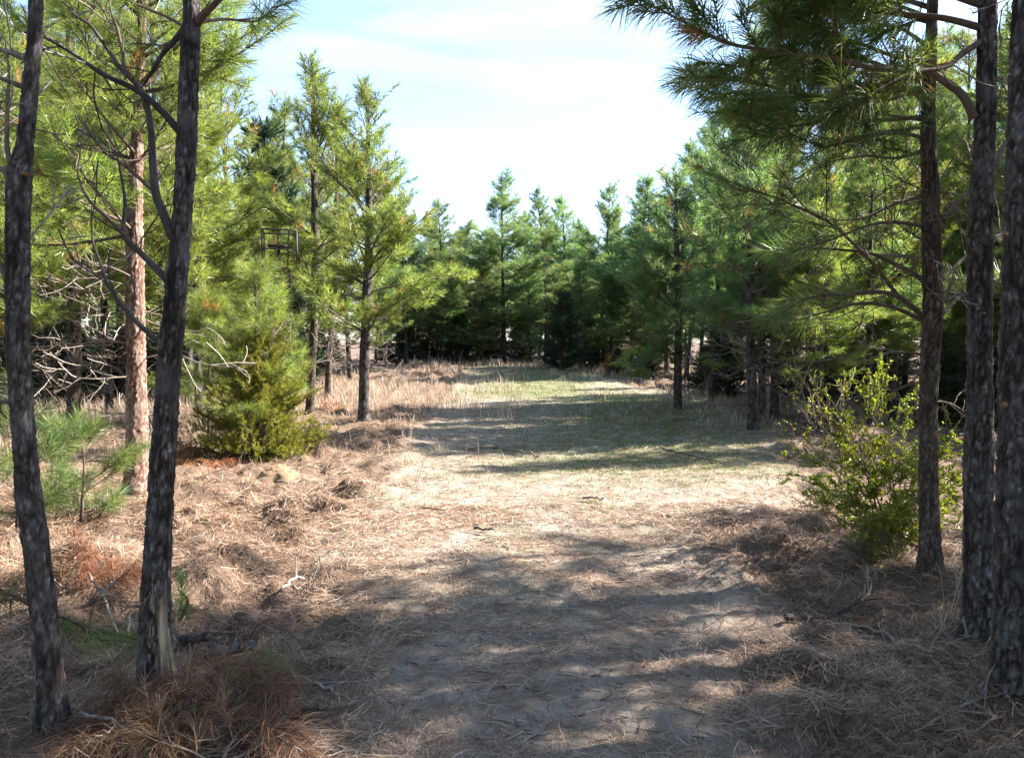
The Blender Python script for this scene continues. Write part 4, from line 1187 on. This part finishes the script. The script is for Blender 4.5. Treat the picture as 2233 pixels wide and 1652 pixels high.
# ------------------------------------------------------------------ metal hunting stand
def hunting_stand():
    d = 15.6
    c = P(612, 588, d)
    base = np.array([c[0], d, hz(c[0], d)])
    root = empty('hunting_stand', base, 'black metal hunting ladder stand with rail frame, left behind the cedar bush', 'hunting stand')
    Zp = c[2] - base[2]
    def bar(name, a, b, r=.016, parent=root):
        mb = MB(); tube(mb, np.array([a, b], float), [r, r], 8); return mb.build(name, M_metal, parent, smooth=True)
    ang = math.radians(14)
    R = lambda x, y, z: np.array([x * math.cos(ang) - y * math.sin(ang), x * math.sin(ang) + y * math.cos(ang), z])
    w, dp, hr = .33, .32, .76
    # platform of mesh bars
    mb = MB()
    for k in range(7):
        t_ = -w * .55 + w * 1.1 * k / 6
        prisms(mb, R(t_, -dp, Zp)[None], R(t_, dp, Zp)[None], .012, .012, 4)
    for s in (-1, 1):
        prisms(mb, R(-w * .58, dp * s, Zp)[None], R(w * .58, dp * s, Zp)[None], .022, .022, 6)
    mb.build('platform', M_metal, root)
    corners = [(-w, -dp), (w, -dp), (w, dp), (-w, dp)]
    for x_, y_ in corners:
        bar('rail_post', R(x_, y_, Zp), R(x_, y_, Zp + hr), .016)
    for q in (-.15, .45):
        bar('rail_post', R(w * q, -dp, Zp), R(w * q + .03, -dp, Zp + hr), .013)
    for zz in (hr, hr * .5):
        for k in range(4):
            if k == 2 and zz < hr: continue
            (xa, ya), (xb, yb) = corners[k], corners[(k + 1) % 4]
            bar('rail', R(xa, ya, Zp + zz), R(xb, yb, Zp + zz), .017 if zz == hr else .013)
    mb = MB()
    V = np.array([R(x_, y_, z_) for z_ in (Zp + .46, Zp + .50) for x_, y_ in ((-.24, -.02), (.16, -.02), (.16, .3), (-.24, .3))])
    mb.add(V, None, [[0, 3, 2, 1], [4, 5, 6, 7], [0, 1, 5, 4], [1, 2, 6, 5], [2, 3, 7, 6], [3, 0, 4, 7]])
    st = mb.build('seat', M_metal, root)
    bar('seat_post', R(-.03, .12, Zp), R(-.03, .12, Zp + .46), .03)
    # ladder: two uprights, rungs
    foot = R(0, -1.0, 0)
    for s in (-1, 1):
        bar('ladder_rail', R(.19 * s, -1.15, -.05), R(.19 * s, -dp, Zp), .018)
    for k in range(1, 10):
        f = k / 10
        y_ = -1.15 + (1.15 - dp) * f
        bar('rung', R(-.19, y_, Zp * f), R(.19, y_, Zp * f), .013)
    for s in (-1, 1):
        bar('brace', R(.19 * s, -.75, Zp * .5), R(.05 * s, dp + .1, Zp * .55), .012)
    return root
hunting_stand()

# ------------------------------------------------------------------ sandy mound
def mound():
    c = gpt(608, 1045)
    rng = np.random.default_rng(4)
    n, k = 64, 26
    mb = MB(); V = []
    for i in range(k):
        t_ = i / (k - 1)
        for j in range(n):
            a = j * 2 * math.pi / n
            rr = (.26 * (1 - t_ * .97)) * (1 + (.16 * math.sin(a * 2 + 1) + .07 * math.sin(a * 5)) * (1 - t_))
            z = .25 * math.sin(t_ * math.pi / 2) ** .9
            x, y = c[0] + rr * math.cos(a) * 1.15, c[1] + rr * math.sin(a)
            V.append((x, y, c[2] + z - .03))
    V = np.array(V)
    V[:, 2] += (fbm(V[:, 0] * 9, V[:, 1] * 9, V[:, 2] * 9, seed=3) - .5) * .10 + (fbm(V[:, 0] * 38, V[:, 1] * 38, V[:, 2] * 38, seed=5, o=2) - .5) * .035
    i = np.arange(k - 1)[:, None] * n; j = np.arange(n)[None]
    Q = np.stack([i + j, i + (j + 1) % n, i + n + (j + 1) % n, i + n + j], -1).reshape(-1, 4)
    V = np.concatenate([V, [V[-n:].mean(0)]])
    jj = np.arange(n)
    T = np.stack([(k - 1) * n + jj, (k - 1) * n + (jj + 1) % n, np.full(n, k * n)], -1)
    mb.add(V, T, Q, 1.0)
    o = mb.build('sand_mound', M_sand, None, c, smooth=True, at=c)
    tag(o, 'rounded sandy ant mound at the foot of the cedar bush', 'sand mound')
mound()

# ------------------------------------------------------------------ fallen branches, sticks, dead boughs
def stick(name, label, pts, r, seed, mat=M_dead_twig, twigs=3, hi=.3, cat='stick', lift=.035, n=8):
    r = r * 1.2
    rng = np.random.default_rng(seed)
    q = [gpt(a, b) for a, b in pts]
    for i, p_ in enumerate(q):
        p_[2] += lift + (r if i else r)
    path = resample(np.array(q), 14)
    path[:, 2] = np.maximum(path[:, 2], height(path[:, 0], path[:, 1]) + r * .6)
    path += rng.normal(0, r * .5, path.shape)
    root = empty(name, path[0], label, cat)
    mb = MB(); tube(mb, path, np.linspace(r, r * .45, 14), n, rng.uniform(.3, .8)); mb.build('stem', mat, root, path[0])
    tw = bare_twigs(path, rng, twigs, .08, hi, 2, .2)
    for tp, rr in tw[:12]:
        tp[:, 2] = np.maximum(tp[:, 2], height(tp[:, 0], tp[:, 1]) + .008)
        m2 = MB(); prisms(m2, tp[:-1], tp[1:], min(rr, r * .6), min(rr, r * .6) * .7, 4, rng.uniform(.3, 1))
        m2.build('twig', mat, root, path[0])
    return root
stick('fallen_branch', 'dark rotting log piece lying right of the forked trunk foot', [(398, 1424), (440, 1415), (492, 1412)], .026, 1, M_bark, 3, .2, 'branch')
stick('fallen_branch', 'short blackened log below the rotting log piece', [(470, 1447), (510, 1450), (552, 1442)], .03, 2, M_bark, 2, .2, 'branch')
stick('fallen_stick', 'pale forked stick lying on the straw mid left', [(612, 1296), (640, 1282), (668, 1258)], .011, 3, M_dead_twig, 5, .25)
stick('fallen_stick', 'pale twig just right of the pale forked stick', [(640, 1290), (668, 1296), (690, 1303)], .010, 4, M_dead_twig, 5, .3)
stick('fallen_stick', 'curved dark stick at the lower left edge of the track', [(660, 1562), (720, 1563), (778, 1553)], .011, 5, M_twig, 2, .2)
stick('fallen_stick', 'thin stick sloping from the green needle sprig to the dark curved stick', [(682, 1510), (730, 1530), (776, 1552)], .008, 6, M_dead_twig, 2, .2)
stick('fallen_stick', 'long thin straight twig right of the green needle sprig', [(690, 1507), (790, 1500), (905, 1486)], .005, 7, M_dead_twig, 3, .2)
stick('fallen_branch', 'long dark branch lying across the grass in mid clearing', [(1020, 983), (1080, 985), (1130, 992), (1178, 1001)], .022, 8, M_twig, 4, .5, 'branch')
stick('fallen_stick', 'short reddish piece of wood on the sunlit track', [(1272, 1093), (1300, 1096), (1318, 1097)], .013, 9, M_bark_red, 0)
stick('fallen_stick', 'short black stick at the edge of the tree shade', [(1035, 1161), (1060, 1164), (1078, 1166)], .011, 10, M_bark, 0)
stick('fallen_stick', 'small dark twig on the sunny straw left of track centre', [(920, 1116), (950, 1118), (972, 1121)], .008, 11, M_twig, 1, .15)
stick('fallen_stick', 'dark line of branch at the edge of green grass on the right', [(1445, 985), (1500, 998), (1560, 1012)], .014, 12, M_twig, 3, .4)
stick('fallen_branch', 'bare grey branch angling through the straw by the right trunks', [(1830, 1340), (1900, 1385), (1960, 1415), (2030, 1440)], .011, 13, M_dead_twig, 7, .5, 'branch')
stick('fallen_branch', 'dark curved branch on the straw left of the bare grey branch', [(1715, 1362), (1760, 1350), (1850, 1358)], .014, 14, M_bark, 3, .3, 'branch')
stick('fallen_branch', 'grey twiggy branch leaning at the foot of the thickest right trunk', [(2030, 1372), (2080, 1420), (2140, 1480)], .009, 15, M_dead_twig, 8, .5, 'branch')
stick('fallen_stick', 'pale chip of wood on shaded straw right of the track', [(1648, 1298), (1665, 1303), (1678, 1308)], .012, 16, M_dead_twig, 0)
stick('fallen_stick', 'pale broken stick on the straw beside the broadleaf bush', [(1745, 1145), (1752, 1155), (1760, 1163)], .009, 17, M_dead_twig, 1, .1)
stick('fallen_branch', 'pale curved stick in front of the sandy mound', [(600, 1062), (640, 1060), (668, 1045)], .014, 18, M_dead_twig, 6, .35, 'branch')
stick('fallen_branch', 'thin reddish stick pointing up the slope below the sandy mound', [(600, 1116), (650, 1095), (700, 1062)], .009, 19, M_twig, 3, .3, 'branch', lift=.05)
stick('fallen_stick', 'pale bent stick in straw between the two dark left trunks', [(195, 1330), (225, 1350), (262, 1400)], .009, 20, M_dead_twig, 4, .25)
stick('fallen_branch', 'long thin bare branch crossing the straw at lower left', [(170, 1580), (260, 1610), (330, 1670)], .008, 21, M_dead_twig, 5, .35, 'branch', lift=.05)
stick('fallen_stick', 'twiggy grey stick rising from the straw left of the forked trunk', [(285, 1370), (272, 1430), (240, 1475)], .007, 22, M_dead_twig, 6, .25, lift=.08)
stick('fallen_stick', 'pale upright twig right of the forked trunk foot', [(372, 1440), (380, 1420), (395, 1400)], .006, 23, M_dead_twig, 7, .22, lift=.03)
stick('fallen_stick', 'thin grey stick half buried in straw at lower right', [(2020, 1600), (2090, 1560), (2180, 1530)], .006, 24, M_dead_twig, 5, .3)
stick('fallen_stick', 'grey bare twig upright in straw near the brown right trunk', [(1880, 1320), (1900, 1290), (1890, 1262)], .006, 25, M_dead_twig, 6, .3, lift=.06)

def dead_bough(name, label, px, py, dirs, seed, mat, L_=.5, dens=520, ln=.17, wd=.0026, cat='dead bough', lift=.12, droop=.5, per_m=10):
    rng = np.random.default_rng(seed)
    b = gpt(px, py)
    root = empty(name, b, label, cat)
    for az, el, k in dirs:
        a = math.radians(az)
        path = limb_path(b + np.array([0, 0, lift * .3]), a, math.radians(el), L_ * k, rng, up=-.25)
        path[:, 2] = np.maximum(path[:, 2], height(path[:, 0], path[:, 1]) + .03)
        (s, e), (c, f) = dress(path, rng, s0=.15, per_m=per_m, sub=(.25, .5), up=.15)
        w, lf = MB(), MB()
        tube(w, path, np.linspace(.008, .003, len(path)), 5, .5); prisms(w, s, e, .004, .0025, 3, .5)
        needles(lf, c, f, dens, ln, wd, rng, droop=droop, bend=True, a0=60, a1=35)
        g = height(np.concatenate(lf.V)[:, 0], np.concatenate(lf.V)[:, 1])
        V = np.concatenate(lf.V); V[:, 2] = np.maximum(V[:, 2], g + .006); lf.V = [V]
        lo = w.build('stem', M_dead_twig, root, b)
        lf.build('needles', mat, lo, b)
    return root
dead_bough('dead_pine_bough', 'heap of drooping brown pine needles at the lower left foot of forked trunk', 465, 1590, [(100, 45, .9), (60, 35, .8), (150, 30, .9), (200, 15, 1.0), (340, 15, .9), (270, 10, .8), (20, 30, .7)], 61, M_dead_needle, .30, ln=.2)
dead_bough('dead_pine_bough', 'spread of brown needle tufts at the bottom left of the picture', 330, 1610, [(170, 25, 1.0), (120, 35, .8), (60, 20, .8), (220, 15, 1.0), (300, 12, .9), (10, 15, .9)], 62, M_dead_needle, .26, ln=.18)
dead_bough('dead_pine_bough', 'brown dead bough half in frame below the needle heap', 480, 1690, [(170, 20, 1.0), (90, 30, .8), (20, 20, 1.0), (230, 10, 1)], 63, M_dead_needle, .26, ln=.18)
dead_bough('dead_pine_bough', 'orange dead needle tuft hanging right of the leaning left trunk', 140, 1262, [(60, 65, .8), (200, 50, .6)], 64, M_orange_needle, .36, lift=.3, droop=.9)
dead_bough('dead_pine_bough', 'small orange-brown needle tuft between the dark left trunks', 215, 1330, [(50, 50, .8), (100, 40, .6)], 65, M_orange_needle, .3, lift=.2, droop=.7)
dead_bough('dead_pine_bough', 'rusty dead boughs lying in the shade under the cedar bush', 470, 1010, [(200, 15, 1.0), (250, 10, 1.0), (300, 15, .9), (170, 25, .9)], 66, M_orange_needle, .75, dens=260, wd=.006)
dead_bough('dead_pine_bough', 'rusty needle litter bough beside the sunlit red trunk', 345, 1000, [(20, 15, 1.0), (330, 10, 1.0), (270, 10, 1)], 67, M_dead_needle, .6, dens=260, wd=.006)
dead_bough('pine_sprig', 'fresh green needle sprig lying at the left edge of the track', 650, 1512, [(160, 12, 1.0), (130, 10, .8), (190, 10, .8)], 68, M_needle_skylit, .26, dens=520, cat='pine sprig', droop=.15, ln=.15)
dead_bough('dead_pine_bough', 'tuft of tan straw arching at the foot of the thickest right trunk', 2170, 1580, [(160, 8, 1.0), (215, 5, 1.2), (110, 10, .8)], 69, M_straw, .40, droop=.8, dens=300)
dead_bough('dead_pine_bough', 'orange dead sapling tuft at the right end of the far treeline', 1335, 815, [(90, 70, 1.2), (200, 40, .8), (330, 40, .8)], 70, M_orange_needle, .62, dens=150, wd=.012, ln=.22)
dead_bough('dead_pine_bough', 'orange grass-like dead tuft on the ground left of the layered pine', 718, 905, [(90, 60, .8), (180, 30, .8), (0, 30, .8)], 71, M_orange_needle, .28, dens=200, wd=.01, ln=.2)

# ------------------------------------------------------------------ weeds and grass (uncountable)
rg = np.random.default_rng(123)
def blades(mb, X, Y, hgt, wd, rng, lean=.25, val=None, z_off=-.01):
    N = len(X)
    Z = height(X, Y) + z_off
    az = rng.uniform(0, 2 * math.pi, N)
    le = np.abs(rng.normal(0, lean, N))
    h = hgt * rng.uniform(.5, 1.2, N)
    base = np.stack([X, Y, Z], -1)
    d = np.stack([np.cos(az) * np.sin(le), np.sin(az) * np.sin(le), np.cos(le)], -1)
    side = np.stack([-np.sin(az + rng.normal(0, .6, N)), np.cos(az), np.zeros(N)], -1) * (wd * rng.uniform(.6, 1.3, N) * .5)[:, None]
    mid = base + d * (h * .55)[:, None]
    d2 = d + np.stack([np.cos(az), np.sin(az), -np.ones(N) * .3], -1) * (lean * 1.3)
    tip = mid + unit(d2) * (h * .45)[:, None]
    V = np.stack([base - side, base + side, mid + side * .8, mid - side * .8, tip], 1)
    b = np.arange(N)[:, None] * 5
    v = rng.uniform(0, 1, N) if val is None else val
    mb.add(V.reshape(-1, 3), np.concatenate([b + 3, b + 2, b + 4], 1), np.concatenate([b, b + 1, b + 2, b + 3], 1), np.repeat(v, 5))

def spread(N, y0, y1, k=.80, pad=.8, power=1.0):
    y = y0 + (y1 - y0) * rg.random(N) ** power
    x = rg.uniform(-1, 1, N) * (k * y + pad)
    return x, y
# short green grass on the clearing
x, y = spread(190000, 7, 34)
keep = rg.random(len(x)) < greenness(x, y) ** .9 * (fbm(x * 2.2, y * 2.2, seed=61) > .36)
x, y = x[keep], y[keep]
mb = MB(); blades(mb, x, y, .05 + .002 * y, .004 + .0004 * y, rg, .5, np.clip(rg.normal(.45, .25, len(x)), 0, 1))
tag(mb.build('grass', M_grass), 'short green grass growing along the clearing', 'grass', kind='stuff')
# short dry grass stubble all over the track
x, y = spread(120000, 2.0, 20)
keep = rg.random(len(x)) < (1 - .75 * offtrack(x, y)) * sstep(.34, .60, fbm(x * 2.0, y * 2.0, seed=96))
x, y = x[keep], y[keep]
mb = MB(); blades(mb, x, y, .035 + .002 * y, .0022 + .0004 * y, rg, .8, np.clip(rg.normal(.5, .3, len(x)), 0, 1))
tag(mb.build('dry_grass', M_dry), 'short dry stubble matted over the track', 'grass', kind='stuff')
# small green shoots scattered on the near track
x, y = spread(26000, 2.2, 9)
keep = (1 - offtrack(x, y) > .3) & (fbm(x * 1.6, y * 1.6, seed=91) > .55)
x, y = x[keep], y[keep]
mb = MB(); blades(mb, x, y, .035, .003, rg, .6)
tag(mb.build('grass', M_grass), 'sparse green shoots scattered on the shaded near track', 'grass', kind='stuff')
# tall dry grass: pale band at the far left of the clearing and under the right pines
def dry_mask(x, y):
    a = np.exp(-(((x + 5.0 + (y - 20) * .05) / 4.0) ** 2)) * sstep(15.5, 18, y) * (1 - sstep(33, 38, y)) * (x < np.interp(y, TY, TC) - .35 * np.interp(y, TY, TH))
    b = np.exp(-((x - 6.5) / 2.4) ** 2) * sstep(13.5, 15.5, y) * (1 - sstep(22, 26, y))
    c = .8 * sstep(27, 30, y) * (1 - sstep(36, 40, y)) * (np.abs(x) < 14)
    e = np.exp(-((x + 8.5) / 3.4) ** 2) * sstep(10, 12, y) * (1 - sstep(24, 30, y))
    return np.maximum.reduce([a, b * .8, c * .6, e])
x, y = spread(210000, 10, 38)
keep = rg.random(len(x)) < dry_mask(x, y) * sstep(.32, .62, fbm(x * 1.3, y * 1.3, seed=66))
x, y = x[keep], y[keep]
hh = .12 + .32 * fbm(x * .9, y * .9, seed=67) ** 2 * 2
mb = MB(); blades(mb, x, y, hh, .004 + .00035 * y, rg, .30, np.clip(rg.normal(.62, .24, len(x)), 0, 1))
tag(mb.build('dry_grass', M_dry), 'pale dry grass standing along both edges of the clearing', 'grass', kind='stuff')
# tall dead weed stalks that stand out
def weed(px, py, n, h, label, seed):
    b = gpt(px, py); rng = np.random.default_rng(seed)
    root = empty('dead_weed', b, label, 'weed')
    for k in range(n):
        a = rng.uniform(0, 6.28)
        path = limb_path(b + [rng.normal(0, .03), rng.normal(0, .03), -.03], a, math.radians(rng.uniform(68, 86)), h * rng.uniform(.6, 1.1), rng, up=-.1, wig=.04)
        mb = MB(); tube(mb, path, np.linspace(.004, .0018, len(path)), 4, .7)
        for tp, r in bare_twigs(path, rng, 3, .04, .14, 1, .55):
            prisms(mb, tp[:-1], tp[1:], r * .6, r * .4, 3, .8)
        mb.build('stalk', M_dry, root, b)
    mb = MB(); X = b[0] + rng.normal(0, .07, 70); Y = b[1] + rng.normal(0, .07, 70)
    blades(mb, X, Y, .2, .005, rng, .5)
    mb.build('tuft', M_dry, root, b)
weed(884, 1005, 4, .75, 'tall dead weed stalks standing alone left of mid clearing', 1)
weed(898, 1058, 3, .42, 'short dead weed stalk on the sunny straw below the tall stalks', 2)
weed(960, 985, 3, .25, 'small dry grass tuft right of the tall dead stalks', 3)
weed(735, 800, 5, 1.1, 'tall dry stalks behind the layered pine', 4)
weed(1000, 800, 6, .9, 'tall dry stalks before the left end of the far treeline', 5)
weed(1545, 890, 5, .9, 'dry stalks between the two right mid pines', 6)
weed(2060, 1360, 3, .5, 'dry stalks standing before the middle near right trunk', 7)

# ------------------------------------------------------------------ pine straw litter
def straw(N, y0, y1, name, label, wmin, bent=True, k=.80, keep_fn=None, power=1.0, ln=(.09, .20)):
    x, y = spread(N, y0, y1, k, power=power)
    off = offtrack(x, y)
    cl = fbm(x * 2.6, y * 2.6, seed=31)
    keep = rg.random(N) < (.42 + .58 * off) * (.35 + 1.3 * sstep(.38, .62, cl))
    x, y, off, cl = x[keep], y[keep], off[keep], cl[keep]
    n = len(x)
    # straw lies in swirls
    az = fbm(x * 1.1, y * 1.1, seed=37) * 14 + rg.normal(0, .9, n)
    pitch = rg.normal(.05, .16 + .16 * off, n)
    l = rg.uniform(*ln, n)
    c = np.stack([x, y, height(x, y) + rg.uniform(.0, .012 + .03 * off, n)], -1)
    d = np.stack([np.cos(az) * np.cos(pitch), np.sin(az) * np.cos(pitch), np.sin(pitch)], -1)
    side = np.stack([-np.sin(az), np.cos(az), rg.normal(0, .5, n)], -1)
    wd = np.maximum(wmin, .00058 * y) * rg.uniform(.6, 1.3, n)
    w = unit(side) * (wd * .5)[:, None]
    bow = np.stack([-np.sin(az), np.cos(az), np.abs(rg.normal(.4, .5, n))], -1) * (rg.normal(0, .12, n) * l)[:, None]
    p0 = c - d * (l * .5)[:, None]; p1 = c + d * (l * .5)[:, None]; pm = c + bow
    for q in (p0, p1, pm):
        q[:, 2] = np.maximum(q[:, 2], height(q[:, 0], q[:, 1]) + .002)
    v = np.clip(rg.normal(.46, .29, n) + (cl - .5) * .7 + (1 - off) * .06, 0, 1)
    if not bent:
        mb = MB().add(np.stack([p0 - w, p0 + w, p1], 1).reshape(-1, 3), np.arange(n * 3).reshape(-1, 3), None, np.repeat(v, 3))
        tag(mb.build(name, M_straw), label, 'pine straw', kind='stuff')
        return
    b = np.arange(n)[:, None] * 5
    V = np.stack([p0 - w, p0 + w, pm + w, pm - w, p1], 1)
    mb = MB().add(V.reshape(-1, 3), np.concatenate([b + 3, b + 2, b + 4], 1), np.concatenate([b, b + 1, b + 2, b + 3], 1), np.repeat(v, 5))
    tag(mb.build(name, M_straw), label, 'pine straw', kind='stuff')
straw(200000, 1.9, 8, 'pine_straw', 'loose brown pine straw littering the near ground', .0022)
def debris():
    x, y = spread(5000, 2.0, 12)
    n = len(x); mb = MB()
    az = rg.uniform(0, 6.28, n); l = rg.uniform(.02, .10, n) * (1 + (rg.random(n) < .06) * 2)
    c = np.stack([x, y, height(x, y) + .008], -1)
    d = np.stack([np.cos(az), np.sin(az), rg.normal(.05, .15, n)], -1) * (l * .5)[:, None]
    prisms(mb, c - d, c + d, rg.uniform(.0015, .005, n), rg.uniform(.001, .004, n), 3, np.repeat(rg.uniform(0, .8, n), 6))
    tag(mb.build('twig_litter', M_dead_twig), 'small broken twigs and bark bits scattered over the ground', 'twig litter', kind='stuff')
debris()
straw(150000, 7.0, 20, 'pine_straw', 'brown pine straw littering the ground further up the clearing', .006, bent=False, ln=(.12, .26))
